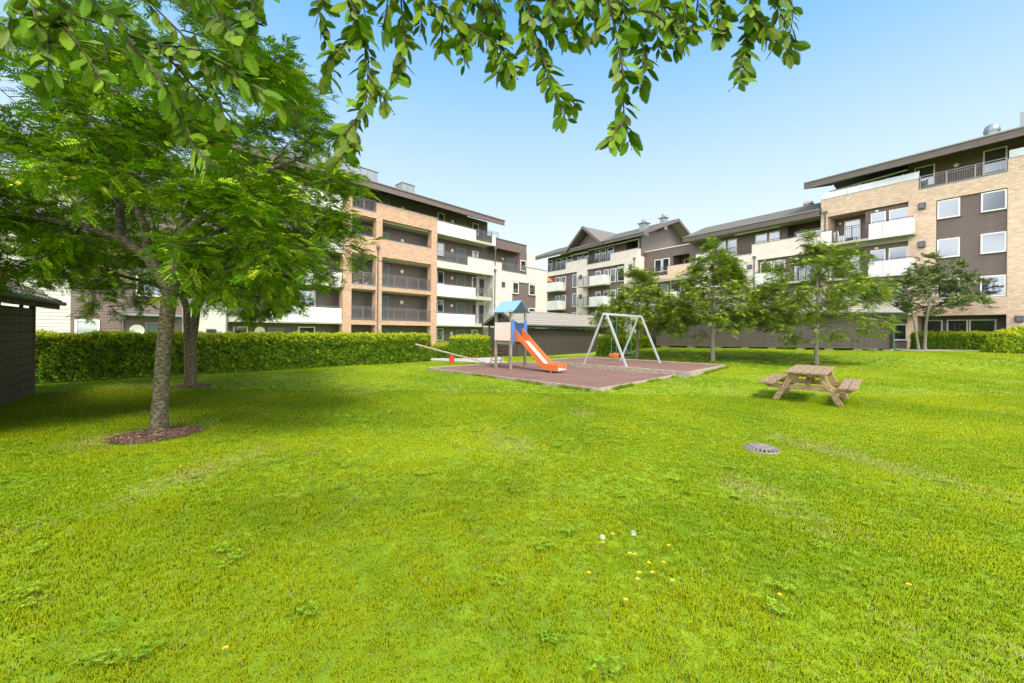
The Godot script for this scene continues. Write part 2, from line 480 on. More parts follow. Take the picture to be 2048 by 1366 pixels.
func handrail(parent: Node3D, s0: float, s1: float, y0: float, y1: float, o: float, m := "rail_dark") -> void:
	var g := Geo.new()
	g.box(Vector3(s0, y1 - 0.035, o - 0.02), Vector3(s1, y1, o + 0.02))
	var k := maxi(1, int(round((s1 - s0) / 0.9)))
	for i in k + 1:
		var s := lerpf(s0 + 0.03, s1 - 0.03, float(i) / k)
		g.box(Vector3(s - 0.015, y0, o - 0.015), Vector3(s + 0.015, y1 - 0.035, o + 0.015))
	put("handrail", g, M[m], parent)

func balcony(parent: Node3D, s0: float, s1: float, y0: float, o0: float, o1: float, p0: float, p1: float, ph: float, end_panel := true, rail_m := "rail_dark") -> void:
	# slab with white panels from p0 to p1 and open railings beside them
	var slab := boxp("balcony", parent, M["concrete"], Vector3(s0, y0, o0), Vector3(s1, y0 + 0.18, o1 - 0.03))
	var n := maxi(1, int(round((p1 - p0) / 0.85)))
	for i in n:
		var a := lerpf(p0, p1, float(i) / n) + 0.006
		var b := lerpf(p0, p1, (i + 1.0) / n) - 0.006
		boxp("panel", slab, M["panel_white"], Vector3(a, y0 + 0.02, o1 - 0.025), Vector3(b, y0 + 0.02 + ph, o1))
	if end_panel:
		boxp("panel", slab, M["panel_white"], Vector3(p1 - 0.03, y0 + 0.02, o0 + 0.05), Vector3(p1 - 0.006, y0 + 0.02 + ph, o1 - 0.028))
	handrail(slab, p0, p1, y0 + 0.02 + ph, y0 + ph + 0.15, o1 - 0.06, rail_m)
	if p0 - s0 > 0.3:
		railing(slab, s0, p0 - 0.02, y0 + 0.18, y0 + ph + 0.15, o1 - 0.05, rail_m)
	if s1 - p1 > 0.3:
		railing(slab, p1 + 0.02, s1, y0 + 0.18, y0 + ph + 0.15, o1 - 0.05, rail_m)

func wall_lamp(parent: Node3D, s: float, y: float, o: float, r := 0.14) -> void:
	var g := Geo.new()
	g.lathe([Vector2(0.0, 0.07), Vector2(r * 0.7, 0.06), Vector2(r, 0.02), Vector2(r, 0.0)], 14, Transform3D(Basis(Vector3.RIGHT, Vector3.BACK, Vector3.DOWN), Vector3(s, y, o)))
	put("wall_lamp", g, M["lamp_white"], parent)

func vent_box(parent: Node3D, s0: float, s1: float, y0: float, y1: float, o: float) -> void:
	var g := Geo.new()
	g.cbox(Transform3D(Basis(), Vector3((s0 + s1) / 2, (y0 + y1) / 2, o + 0.09)), Vector3(s1 - s0, y1 - y0, 0.18), 0.02)
	var b := put("vent_box", g, M["vent_grey"], parent)
	boxp("grille", b, M["pipe"], Vector3(s0 + 0.06, y0 + 0.08, o + 0.18), Vector3(s1 - 0.06, y1 - 0.08, o + 0.20))

func downpipe(parent: Node3D, s: float, y0: float, y1: float, o: float, m := "pipe") -> void:
	var g := Geo.new()
	g.tube([Vector3(s, y0, o + 0.07), Vector3(s, y1, o + 0.07)], [0.05, 0.05], 10)
	g.box(Vector3(s - 0.13, y1, o + 0.01), Vector3(s + 0.13, y1 + 0.2, o + 0.16))
	var y := y0 + 1.0
	while y < y1:
		g.box(Vector3(s - 0.065, y, o), Vector3(s + 0.065, y + 0.04, o + 0.126))
		y += 1.9
	put("downpipe", g, M[m], parent)

func tile_slope(g: Geo, a: Vector3, b: Vector3, up: Vector3, rows: int, waves: int, amp := 0.022, lift := 0.028) -> void:
	# one course after another of rolled tiles between the eaves a-b and a-b moved by up
	var out := (b - a).cross(up).normalized()
	if out.y < 0.0: out = -out
	for r in rows:
		var lo := up * (float(r) / rows)
		var hi := up * (float(r + 1.25) / rows) if r < rows - 1 else up
		var prev := []
		for k in waves * 4 + 1:
			var f := float(k) / (waves * 4)
			var h: float = amp * [0.0, 0.7, 1.0, 0.7][k % 4]
			var p := a.lerp(b, f)
			var cur := [p + lo + out * (h + lift), p + hi + out * h, p + lo]
			if k > 0:
				g.poly([prev[0], cur[0], cur[1], prev[1]], out)
				g.poly([prev[2], cur[2], cur[0], prev[0]], -up)
			prev = cur


# ------------------------------------------------------------------ the four blocks
func left_block() -> void:
	var b := thing("apartment_building", "long brown apartment block with orange brick gallery frame behind the long hedge", "building", frame(Vector2(-9.2, -35.0), BX))
	# body
	boxp("wall", b, M["cladding_dark"], Vector3(-13.1, -0.7, -11.5), Vector3(10.9, 13.6, -1.6))
	boxp("wall", b, M["cladding_dark"], Vector3(-34.0, -0.7, -11.5), Vector3(-15.3, 8.95, -0.05))
	clad(b, "cladding_dark", [[-13.1, -5.05, -0.6, 2.0], [-13.1, 10.0, 2.3, 4.8], [-13.1, 10.0, 5.15, 7.6], [-13.1, 10.4, 7.95, 10.65], [-13.1, 10.9, 10.9, 13.6], [-5.05, 10.0, -0.6, 2.0]], -1.6)
	clad(b, "cladding", [[-19.85, -15.35, -0.6, 9.0]], -0.05)
	# white boarded wall and stair tower on the left
	var w := Geo.new()
	boards(w, -34.0, -19.85, -0.6, 9.0, -0.05, 0.18)
	boards(w, -15.35, -13.1, -0.6, 9.0, 0.0, 0.18)
	stuff(put("white_boarding", w, M["render"], b))
	boxp("stair_tower", b, M["render"], Vector3(-15.35, -0.7, -11.0), Vector3(-13.1, 9.0, 0.0))
	boxp("capping", b, M["cap"], Vector3(-34.0, 9.0, -11.6), Vector3(-13.05, 9.08, 0.06))
	# slabs of the galleries
	for y in [[1.99, 2.34], [4.79, 5.16], [7.56, 7.95], [10.66, 10.92]]:
		boxp("gallery_slab", b, M["concrete"], Vector3(-13.1, y[0], -1.6), Vector3(10.2, y[1], -0.31))
	for y in [[1.99, 2.34], [4.79, 5.16], [7.56, 7.95], [10.66, 10.92]]:
		for s in [[-13.1, -5.72], [3.06, 10.2]]:
			boxp("gallery_slab", b, M["concrete"], Vector3(s[0], y[0], -0.31), Vector3(s[1], y[1] - 0.003, -0.035))
	# brick portal
	var core := Geo.new()
	var g := Geo.new()
	brick_block(core, g, -5.72, -5.05, -0.6, 12.05, -0.6, 0.0, 0, "lr")
	brick_block(core, g, -3.0, -2.47, -0.6, 12.05, -0.6, 0.0, 0, "lr")
	brick_block(core, g, 2.45, 3.06, -0.6, 12.05, -0.6, 0.0, 0, "lr")
	for y in [[1.99, 2.36], [4.84, 5.18], [7.66, 9.14], [10.8, 12.05]]:
		brick_block(core, g, -2.47, 2.45, y[0], y[1], -0.3, -0.001, 0)
	for y in [[1.97, 2.34], [4.84, 5.18], [7.66, 9.14], [10.75, 11.2]]:
		brick_block(core, g, -5.05, -3.0, y[0], y[1], -0.3, -0.001, 0)
	var portal := put("brick_portal", core, M["mortar"], b)
	stuff(put("brick", g, M["brick"], portal))
	for c in [[-2.47, 2.45, 9.14], [-5.05, -3.0, 9.14], [-5.05, -3.0, 5.18], [-2.47, 2.45, 5.18], [-2.47, 2.45, 2.36], [-5.05, -3.0, 2.34], [-5.05, -3.0, 11.2], [-3.0, 3.06, 12.05]]:
		boxp("capping", portal, M["cap"], Vector3(c[0], c[2], -0.32), Vector3(c[1], c[2] + 0.05, 0.03))
	for y in [2.41, 5.23]:
		railing(b, -2.45, 2.43, y, y + 1.02, -0.15)
		railing(b, -5.03, -3.02, y, y + 1.02, -0.15)
	railing(b, -5.03, -3.02, 11.25, 12.2, -0.15)
	handrail(b, -2.4, 2.4, 9.19, 9.32, -0.2)
	handrail(b, -5.0, -3.05, 9.19, 9.32, -0.2)
	downpipe(b, -2.86, -0.5, 8.3, 0.0)
	# galleries on both sides of the portal: white panels and rails
	for y in [[2.08, 3.2], [4.83, 5.95], [10.69, 11.87]]:
		for q in [[3.1, 7.86], [-10.7, -5.8]]:
			for i in 3:
				var a := lerpf(q[0], q[1], i / 3.0) + 0.005
				var e := lerpf(q[0], q[1], (i + 1) / 3.0) - 0.005
				boxp("white_panel", b, M["panel_white"], Vector3(a, y[0], -0.03), Vector3(e, y[1], 0.0))
			handrail(b, q[0], q[1], y[1], y[1] + 0.13, -0.06, "rail")
		railing(b, 7.9, 10.15, y[0] + 0.28, y[1] + 0.13, -0.06)
		railing(b, -13.05, -10.75, y[0] + 0.28, y[1] + 0.13, -0.06)
	boxp("parapet", b, M["render"], Vector3(3.08, 7.5, -0.15), Vector3(6.83, 8.17, 0.0))
	boxp("parapet", b, M["render"], Vector3(6.83, 7.5, -0.15), Vector3(10.4, 9.05, 0.003))
	boxp("parapet", b, M["render"], Vector3(-13.1, 7.5, -0.15), Vector3(-5.74, 8.9, 0.0))
	boxp("capping", b, M["cap"], Vector3(3.06, 8.17, -0.18), Vector3(6.83, 8.21, 0.03))
	boxp("capping", b, M["cap"], Vector3(6.81, 9.05, -0.18), Vector3(11.65, 9.10, 0.04))
	railing(b, 3.1, 6.8, 8.21, 9.1, -0.07)
	# doors, windows and lamps along the galleries
	for y in [-0.45, 2.36, 5.17, 7.96, 10.93]:
		window(b, 4.2, 5.0, y + 1.0, y + 2.25, -1.57, "room" if y < 2.0 else "curtain")
		door(b, 6.6, 7.75, y, y + 2.15, -1.57)
		if y > 3.0 or y < 0.0: window(b, 8.7, 9.55, y + 0.95, y + 2.15, -1.57, "curtain")
		else: door(b, 8.7, 9.5, y, y + 2.1, -1.57, "door_dark")
		wall_lamp(b, 6.05, y + 1.75, -1.57, 0.17)
		door(b, -2.3, -1.0, y, y + 2.2, -1.57, "door_grey", 1)
		wall_lamp(b, 0.35, y + 1.75, -1.57, 0.17)
		window(b, -8.4, -7.2, y + 0.9, y + 2.2, -1.57, "room")
		door(b, -10.4, -9.4, y, y + 2.1, -1.57)
		window(b, -12.5, -11.65, y + 0.8, y + 2.15, -1.57, "room")
	# cream block on the right end
	var r := Geo.new()
	r.box(Vector3(10.4, -0.7, -11.4), Vector3(13.32, 7.2, 0.0))
	r.box(Vector3(13.32, -0.7, -11.4), Vector3(17.42, 7.2, -0.12))
	r.box(Vector3(17.42, -0.7, -11.4), Vector3(19.5, 7.2, 0.0))
	r.box(Vector3(10.4, 7.2, -11.4), Vector3(19.5, 8.2, 0.0))
	r.box(Vector3(10.4, 8.2, -0.15), Vector3(11.62, 9.05, 0.0))
	r.box(Vector3(15.72, 8.2, -0.15), Vector3(19.5, 9.06, 0.0))
	r.box(Vector3(9.2, 2.3, -1.57), Vector3(10.4, 7.5, -1.3))
	put("cream_wing", r, M["render"], b)
	boxp("roof_shaft", b, M["render"], Vector3(17.6, 8.2, -3.0), Vector3(19.2, 11.2, -1.65))
	clad(b, "cladding", [[13.35, 17.4, -0.5, 7.17]], -0.12)
	for q in [[13.4, 14.4, 5.84, 7.14], [16.2, 17.38, 5.88, 7.14], [13.4, 14.4, 3.0, 4.34], [16.2, 17.38, 3.0, 4.34]]:
		window(b, q[0], q[1], q[2], q[3], -0.085, "curtain")
	window(b, 11.65, 12.1, 6.48, 6.95, 0.0, "room", "door_dark")
	door(b, 9.45, 10.2, 5.17, 7.2, -1.3, "door_dark")
	door(b, 9.45, 10.2, 2.36, 4.4, -1.3, "door_dark")
	boxp("capping", b, M["cap"], Vector3(11.64, 8.2, -0.18), Vector3(15.74, 8.25, 0.03))
	boxp("capping", b, M["cap"], Vector3(15.7, 9.06, -0.18), Vector3(19.55, 9.11, 0.04))
	railing(b, 11.68, 15.68, 8.25, 9.12, -0.07)
	downpipe(b, 10.56, -0.5, 8.0, 0.0)
	downpipe(b, 10.56, 8.6, 10.3, 0.0)
	# set-back top storey
	boxp("top_storey", b, M["cladding"], Vector3(10.9, 8.2, -9.0), Vector3(17.55, 12.1, -1.7))
	clad(b, "cladding", [[10.9, 17.55, 8.25, 12.1]], -1.7)
	boxp("capping", b, M["cap"], Vector3(10.9, 12.1, -9.0), Vector3(17.6, 12.16, -1.6))
	var can := Geo.new()
	can.hexa([Vector3(10.9, 10.95, -1.66), Vector3(16.2, 10.95, -1.66), Vector3(16.2, 11.1, -1.66), Vector3(10.9, 11.1, -1.66), Vector3(10.6, 10.6, -0.2), Vector3(15.2, 10.6, -0.2), Vector3(15.2, 10.72, -0.2), Vector3(10.6, 10.72, -0.2)])
	can.bar(Vector3(15.0, 10.6, -0.4), Vector3(15.4, 9.1, -1.6), 0.07, 0.07)
	put("canopy", can, M["fascia"], b)
	door(b, 14.1, 15.2, 8.25, 10.2, -1.66)
	window(b, 16.4, 17.4, 8.9, 10.2, -1.66, "curtain")
	wall_lamp(b, 13.4, 9.9, -1.66)
	boxp("white_panel", b, M["panel_white"], Vector3(10.3, 10.75, -0.2), Vector3(10.8, 12.0, -0.15))
	railing(b, 11.0, 13.0, 12.2, 12.9, -2.0)
	# mono-pitch roof with deep eaves
	var so := Geo.new()
	so.hexa([Vector3(-13.6, 12.90, 0.62), Vector3(10.9, 12.90, 0.62), Vector3(10.9, 13.70, -1.6), Vector3(-13.6, 13.70, -1.6), Vector3(-13.6, 13.0, 0.62), Vector3(11.0, 13.0, 0.62), Vector3(11.0, 13.8, -1.6), Vector3(-13.6, 13.8, -1.6)])
	put("soffit", so, M["soffit"], b)
	var ro := Geo.new()
	ro.hexa([Vector3(-13.6, 13.02, 0.6), Vector3(11.2, 13.02, 0.6), Vector3(11.2, 15.1, -5.2), Vector3(-13.6, 15.1, -5.2), Vector3(-13.6, 13.42, 0.62), Vector3(11.3, 13.42, 0.62), Vector3(11.3, 15.5, -5.2), Vector3(-13.6, 15.5, -5.2)])
	ro.hexa([Vector3(-13.6, 15.1, -5.2), Vector3(11.2, 15.1, -5.2), Vector3(11.2, 12.5, -12.5), Vector3(-13.6, 12.5, -12.5), Vector3(-13.6, 15.5, -5.2), Vector3(11.3, 15.5, -5.2), Vector3(11.3, 12.9, -12.5), Vector3(-13.6, 12.9, -12.5)])
	put("roof", ro, M["roof_dark"], b)
	var fa := Geo.new()
	fa.box(Vector3(-13.6, 12.90, 0.625), Vector3(11.3, 13.38, 0.68))
	fa.hexa([Vector3(11.22, 12.90, 0.62), Vector3(11.22, 13.38, 0.62), Vector3(11.22, 15.5, -5.2), Vector3(11.22, 15.0, -5.2), Vector3(11.30, 12.90, 0.62), Vector3(11.36, 13.38, 0.62), Vector3(11.36, 15.5, -5.2), Vector3(11.30, 15.0, -5.2)])
	put("fascia", fa, M["fascia"], b)
	boxp("gutter", b, M["cap"], Vector3(-13.6, 13.385, 0.60), Vector3(11.38, 13.47, 0.76))
	for q in [[-9.0, -1.86, 15.4, -3.2], [0.53, 1.87, 15.22, -3.2]]:
		var x := Geo.new()
		x.box(Vector3(q[0], 13.8, q[3]), Vector3(q[1], q[2], -2.0))
		var s: float = q[0] + 0.6
		while s < q[1]:
			x.box(Vector3(s - 0.015, 13.8, -2.0), Vector3(s + 0.015, q[2] - 0.05, -1.97))
			s += 0.62
		x.box(Vector3(q[0] - 0.05, q[2], q[3] - 0.05), Vector3(q[1] + 0.05, q[2] + 0.06, -1.93))
		put("roof_housing", x, M["zinc"], b)
	# ground floor left: purple curtains, canopy over the entrance, satellite dishes
	window(b, -19.7, -18.8, 0.6, 1.95, -0.01, "curtain_purple")
	window(b, -17.4, -16.2, 3.35, 4.5, -0.01, "curtain")
	door(b, -17.0, -16.0, -0.45, 1.85, -0.01)
	window(b, -14.2, -13.7, 0.9, 1.5, 0.03, "room", "door_dark")
	boxp("entrance_canopy", b, M["zinc"], Vector3(-18.0, 2.2, -0.02), Vector3(-15.4, 2.32, 1.0))
	downpipe(b, -17.9, -0.5, 2.0, 0.0)
	downpipe(b, -13.15, -0.5, 8.5, 0.03)
	for q in [[-17.35, 1.4, 0.25], [-11.0, 1.4, -1.3]]:
		var d := Geo.new()
		d.lathe([Vector2(0.0, 0.0), Vector2(0.18, 0.03), Vector2(0.32, 0.09), Vector2(0.31, 0.11), Vector2(0.0, 0.03)], 18, Transform3D(Basis(Vector3.RIGHT, Vector3.BACK, Vector3.DOWN), Vector3(q[0], q[1], q[2])))
		d.bar(Vector3(q[0], q[1] - 0.1, q[2] - 0.3), Vector3(q[0], q[1], q[2]), 0.03, 0.03)
		put("satellite_dish", d, M["lamp_white"], b)
	for q in [[-3.6, 5.2, "leafy green pot plants on the brick gallery above the hedge"], [-4.4, 5.2, "small green pot plant at the left pier of the brick gallery"]]:
		var pt := thing("potted_plant", q[2], "plant", b.transform * Transform3D(Basis(), Vector3(q[0], q[1], -0.55)))
		flowers(pt, "stalk", 0.5)
	# a bicycle leaning on the second gallery's rail
	var bt: Transform3D = b.transform * Transform3D(Basis(), Vector3(8.9, 5.16, -0.28))
	bicycle(bt)

func bicycle(t: Transform3D) -> void:
	var o := thing("bicycle", "small dark bicycle standing behind the gallery railing of the brown block", "bicycle", t)
	for x in [-0.52, 0.52]:
		var g := Geo.new()
		var pts := []
		var rad := []
		for k in 25:
			pts.append(Vector3(x + cos(TAU * k / 24) * 0.32, 0.335 + sin(TAU * k / 24) * 0.32, 0))
			rad.append(0.02)
		g.tube(pts, rad, 6, false)
		for k in 8:
			var e := Vector3(cos(TAU * k / 8), sin(TAU * k / 8), 0) * 0.31
			g.bar(Vector3(x, 0.335, 0), Vector3(x, 0.335, 0) + e, 0.006, 0.006)
		put("wheel", g, M["tyre"], o)
	var f := Geo.new()
	for q in [[-0.52, 0.335, -0.12, 0.32], [-0.12, 0.32, -0.2, 0.85], [-0.2, 0.82, 0.36, 0.8], [-0.12, 0.32, 0.36, 0.76], [-0.52, 0.335, -0.19, 0.78], [0.52, 0.335, 0.34, 0.95]]:
		f.bar(Vector3(q[0], q[1], 0), Vector3(q[2], q[3], 0), 0.035, 0.035)
	f.bar(Vector3(0.34, 0.95, -0.26), Vector3(0.34, 0.95, 0.26), 0.025, 0.025)
	put("bicycle_frame", f, M["steel"], o)
	var s := Geo.new()
	s.cbox(Transform3D(Basis(), Vector3(-0.22, 0.88, 0)), Vector3(0.24, 0.06, 0.13), 0.02)
	put("saddle", s, M["tyre"], o)

func brick_tower() -> void:
	var b := thing("apartment_building", "tall pale brick apartment block with white balcony panels and deep brown eaves", "building", frame(Vector2(28.2, -29.7), Vector3(0.564, 0, 0.826)))
	var core := Geo.new()
	var g := Geo.new()
	var R := 14.0
	boxp("wall", b, M["mortar"], Vector3(-4.35, 0.0, -11.0), Vector3(R, 12.0, -1.6))
	# brick face in pieces around the openings
	var fl := [0.45, 3.3, 6.15, 9.0]
	brick_block(core, g, -4.35, -3.89, 0.3, 12.78, -1.6, 0.0, 1, "r")
	brick_block(core, g, -3.89, 0.94, 11.3, 12.78, -1.6, 0.0, 1)
	brick_block(core, g, 0.94, 1.44, 0.3, 12.78, -1.6, 0.0, 1, "l")
	brick_block(core, g, 1.44, 2.33, 2.96, 11.98, -1.6, 0.0, 1)
	brick_block(core, g, 2.33, 5.47, 11.0, 11.98, -1.6, 0.0, 1)
	brick_block(core, g, 2.33, 5.47, 2.96, 4.1, -1.6, 0.0, 1)
	brick_block(core, g, 5.47, 8.5, 0.3, 12.78, -1.6, 0.0, 1, "l")
	core.box(Vector3(8.5, 0.3, -1.6), Vector3(R, 12.78, 0.0))
	var face := put("brick_wall", core, M["mortar"], b)
	stuff(put("brick", g, M["brick"], face))
	for c in [[-4.37, 1.46, 12.78], [1.44, 5.45, 11.98], [5.44, R, 12.78]]:
		boxp("capping", face, M["cap"], Vector3(c[0], c[2], -0.35), Vector3(c[1], c[2] + 0.05, 0.03))
	# window strip with brown cladding
	boxp("cladding_panel", b, M["cladding"], Vector3(2.33, 4.1, -1.6), Vector3(5.47, 11.0, -0.16))
	clad(b, "cladding", [[2.33, 5.47, 4.1, 11.0]], -0.16)
	for y in [[9.68, 10.94], [6.96, 8.26], [4.14, 5.5]]:
		window(b, 2.38, 3.44, y[0], y[1], -0.125, "curtain")
		window(b, 4.36, 5.43, y[0], y[1], -0.125, "curtain" if y[0] > 5.0 else "room")
	# balcony stack
	for y in fl:
		boxp("recess_wall", b, M["cladding"], Vector3(-1.55, y, -1.6), Vector3(0.94, y + 2.3, -0.26))
		clad(b, "cladding", [[-1.55, 0.94, y, y + 2.3], [-3.89, -1.55, y, y + 2.3, -1.57]], -0.26)
		if y < 9.0: boxp("ceiling", b, M["concrete"], Vector3(-3.89, y + 2.3, -1.6), Vector3(0.94, y + 2.86, -0.02))
		window(b, -1.2, -0.33, y + 0.75, y + 1.95, -0.225, "curtain")
		window(b, -0.15, 0.9, y + 0.75, y + 1.95, -0.225, "curtain")
		window(b, -3.2, -2.15, y + 0.1, y + 2.0, -1.535, "curtain")
		boxp("notice_box", b, M["lamp_white"], Vector3(-0.95, y + 2.02, -0.225), Vector3(-0.75, y + 2.14, -0.15))
		wall_lamp(b, -3.5, y + 1.9, -1.535, 0.1)
		if y > 1.0:
			balcony(b, -4.02, 1.36, y - 0.27, -0.02, 0.92, -1.06, 1.34, 1.16)
			boxp("end_panel", b, M["panel_white"], Vector3(-4.02, y - 0.27, 0.89), Vector3(-3.34, y + 0.92, 0.925))
	for y in [[10.54, 11.0], [7.8, 8.27], [5.0, 5.45]]:
		vent_box(b, 1.45, 1.82, y[0], y[1], 0.012)
	vent_box(b, 5.8, 6.15, 2.46, 2.87, 0.012)
	downpipe(b, -4.05, 9.2, 11.6, 0.012)
	# ground floor behind the brick pier
	boxp("recess_wall", b, M["cladding_dark"], Vector3(1.44, 0.3, -1.6), Vector3(5.47, 2.96, -1.4))
	clad(b, "cladding_dark", [[1.44, 5.47, 0.35, 2.96]], -1.4)
	for q in [[1.6, 2.5], [2.7, 3.7], [3.75, 4.95]]:
		window(b, q[0], q[1], 0.6, 2.7, -1.365, "curtain")
	# set-back top storey, terrace with glass balustrade
	boxp("top_storey", b, M["cladding"], Vector3(0.6, 12.0, -9.5), Vector3(R, 14.5, -1.55))
	boxp("terrace_wall", b, M["cladding_dark"], Vector3(-4.2, 12.0, -9.5), Vector3(0.6, 14.5, -3.6))
	clad(b, "cladding", [[0.6, R, 12.05, 14.5]], -1.55)
	window(b, 0.95, 2.02, 12.55, 14.05, -1.515, "curtain")
	window(b, 4.28, 5.32, 12.45, 14.1, -1.515, "room")
	wall_lamp(b, 3.05, 13.6, -1.515)
	window(b, -3.4, -0.3, 12.2, 14.0, -3.58, "room", "frame_white", 2)
	var aw := Geo.new()
	aw.bar(Vector3(-4.0, 13.55, -0.75), Vector3(0.7, 13.85, -0.75), 0.1, 0.12)
	put("awning", aw, M["awning"], b)
	for i in 7:
		var a := lerpf(-4.3, 1.42, i / 7.0)
		var e := lerpf(-4.3, 1.42, (i + 1) / 7.0)
		boxp("glass_panel", b, M["glass_clear"], Vector3(a + 0.03, 12.84, -0.13), Vector3(e - 0.03, 13.36, -0.118))
		boxp("glass_post", b, M["frame_white"], Vector3(e - 0.025, 12.83, -0.15), Vector3(e + 0.025, 13.4, -0.1))
	for i in 3:
		boxp("glass_panel", b, M["glass_clear"], Vector3(5.5 + i * 0.9, 12.84, -0.13), Vector3(6.35 + i * 0.9, 13.36, -0.118))
		boxp("glass_post", b, M["frame_white"], Vector3(6.38 + i * 0.9, 12.83, -0.15), Vector3(6.43 + i * 0.9, 13.4, -0.1))
	railing(b, 1.48, 5.42, 12.03, 12.95, -0.1)
	deep_roof(b, -5.25, R, 13.80, 14.30, 0.82, 14.5, -1.55, 16.0, -5.5)
	var d := Geo.new()
	d.lathe([Vector2(0.36, 14.9), Vector2(0.36, 15.75), Vector2(0.40, 15.76), Vector2(0.40, 15.9), Vector2(0.33, 16.15), Vector2(0.18, 16.28), Vector2(0.0, 16.32)], 20, Transform3D(Basis(), Vector3(4.5, 0, -3.0)))
	put("roof_vent", d, M["zinc"], b)
	boxp("roof_housing", b, M["zinc"], Vector3(5.7, 15.0, -4.4), Vector3(8.0, 16.6, -3.0))
	# furniture seen on the balconies
	var ch := Geo.new()
	ch.bar(Vector3(-3.1, 8.95, 0.3), Vector3(-3.3, 9.9, 0.2), 0.05, 0.4)
	ch.bar(Vector3(-3.1, 9.3, 0.3), Vector3(-2.7, 9.28, 0.4), 0.05, 0.4)
	ch.bar(Vector3(-2.72, 9.28, 0.4), Vector3(-2.72, 8.92, 0.4), 0.04, 0.4)
	var cn := thing("garden_chair", "pale garden chair on the top balcony of the pale brick block", "chair", b.transform)
	put("seat_frame", ch, M["frame_white"], cn)

func deep_roof(b: Node3D, s0: float, s1: float, y0: float, y1: float, o: float, yw: float, ow: float, yr: float, orr: float) -> void:
	var so := Geo.new()
	so.hexa([Vector3(s0 + 0.1, y0, o - 0.02), Vector3(s1, y0, o - 0.02), Vector3(s1, yw, ow), Vector3(s0 + 0.6, yw, ow), Vector3(s0 + 0.1, y0 + 0.08, o - 0.02), Vector3(s1, y0 + 0.08, o - 0.02), Vector3(s1, yw + 0.08, ow), Vector3(s0 + 0.6, yw + 0.08, ow)])
	put("soffit", so, M["soffit"], b)
	var ro := Geo.new()
	ro.hexa([Vector3(s0, y0 + 0.1, o - 0.03), Vector3(s1, y0 + 0.1, o - 0.03), Vector3(s1, yr - 0.4, orr), Vector3(s0, yr - 0.4, orr), Vector3(s0, y1, o), Vector3(s1, y1, o), Vector3(s1, yr, orr), Vector3(s0, yr, orr)])
	ro.hexa([Vector3(s0, yr - 0.4, orr), Vector3(s1, yr - 0.4, orr), Vector3(s1, y0, orr * 2.0 - o), Vector3(s0, y0, orr * 2.0 - o), Vector3(s0, yr, orr), Vector3(s1, yr, orr), Vector3(s1, y1, orr * 2.0 - o), Vector3(s0, y1, orr * 2.0 - o)])
	put("roof", ro, M["roof_dark"], b)
	var fa := Geo.new()
	fa.box(Vector3(s0 - 0.02, y0, o - 0.015), Vector3(s1, y1 - 0.04, o + 0.05))
	fa.hexa([Vector3(s0 - 0.06, y0, o), Vector3(s0 - 0.06, y1, o), Vector3(s0 - 0.06, yr, orr), Vector3(s0 - 0.06, yr - 0.5, orr), Vector3(s0 - 0.004, y0, o), Vector3(s0 - 0.004, y1, o), Vector3(s0 - 0.004, yr, orr), Vector3(s0 - 0.004, yr - 0.5, orr)])
	put("fascia", fa, M["fascia"], b)
	boxp("gutter", b, M["cap"], Vector3(s0 - 0.05, y1 - 0.035, o + 0.0), Vector3(s1, y1 + 0.05, o + 0.13))

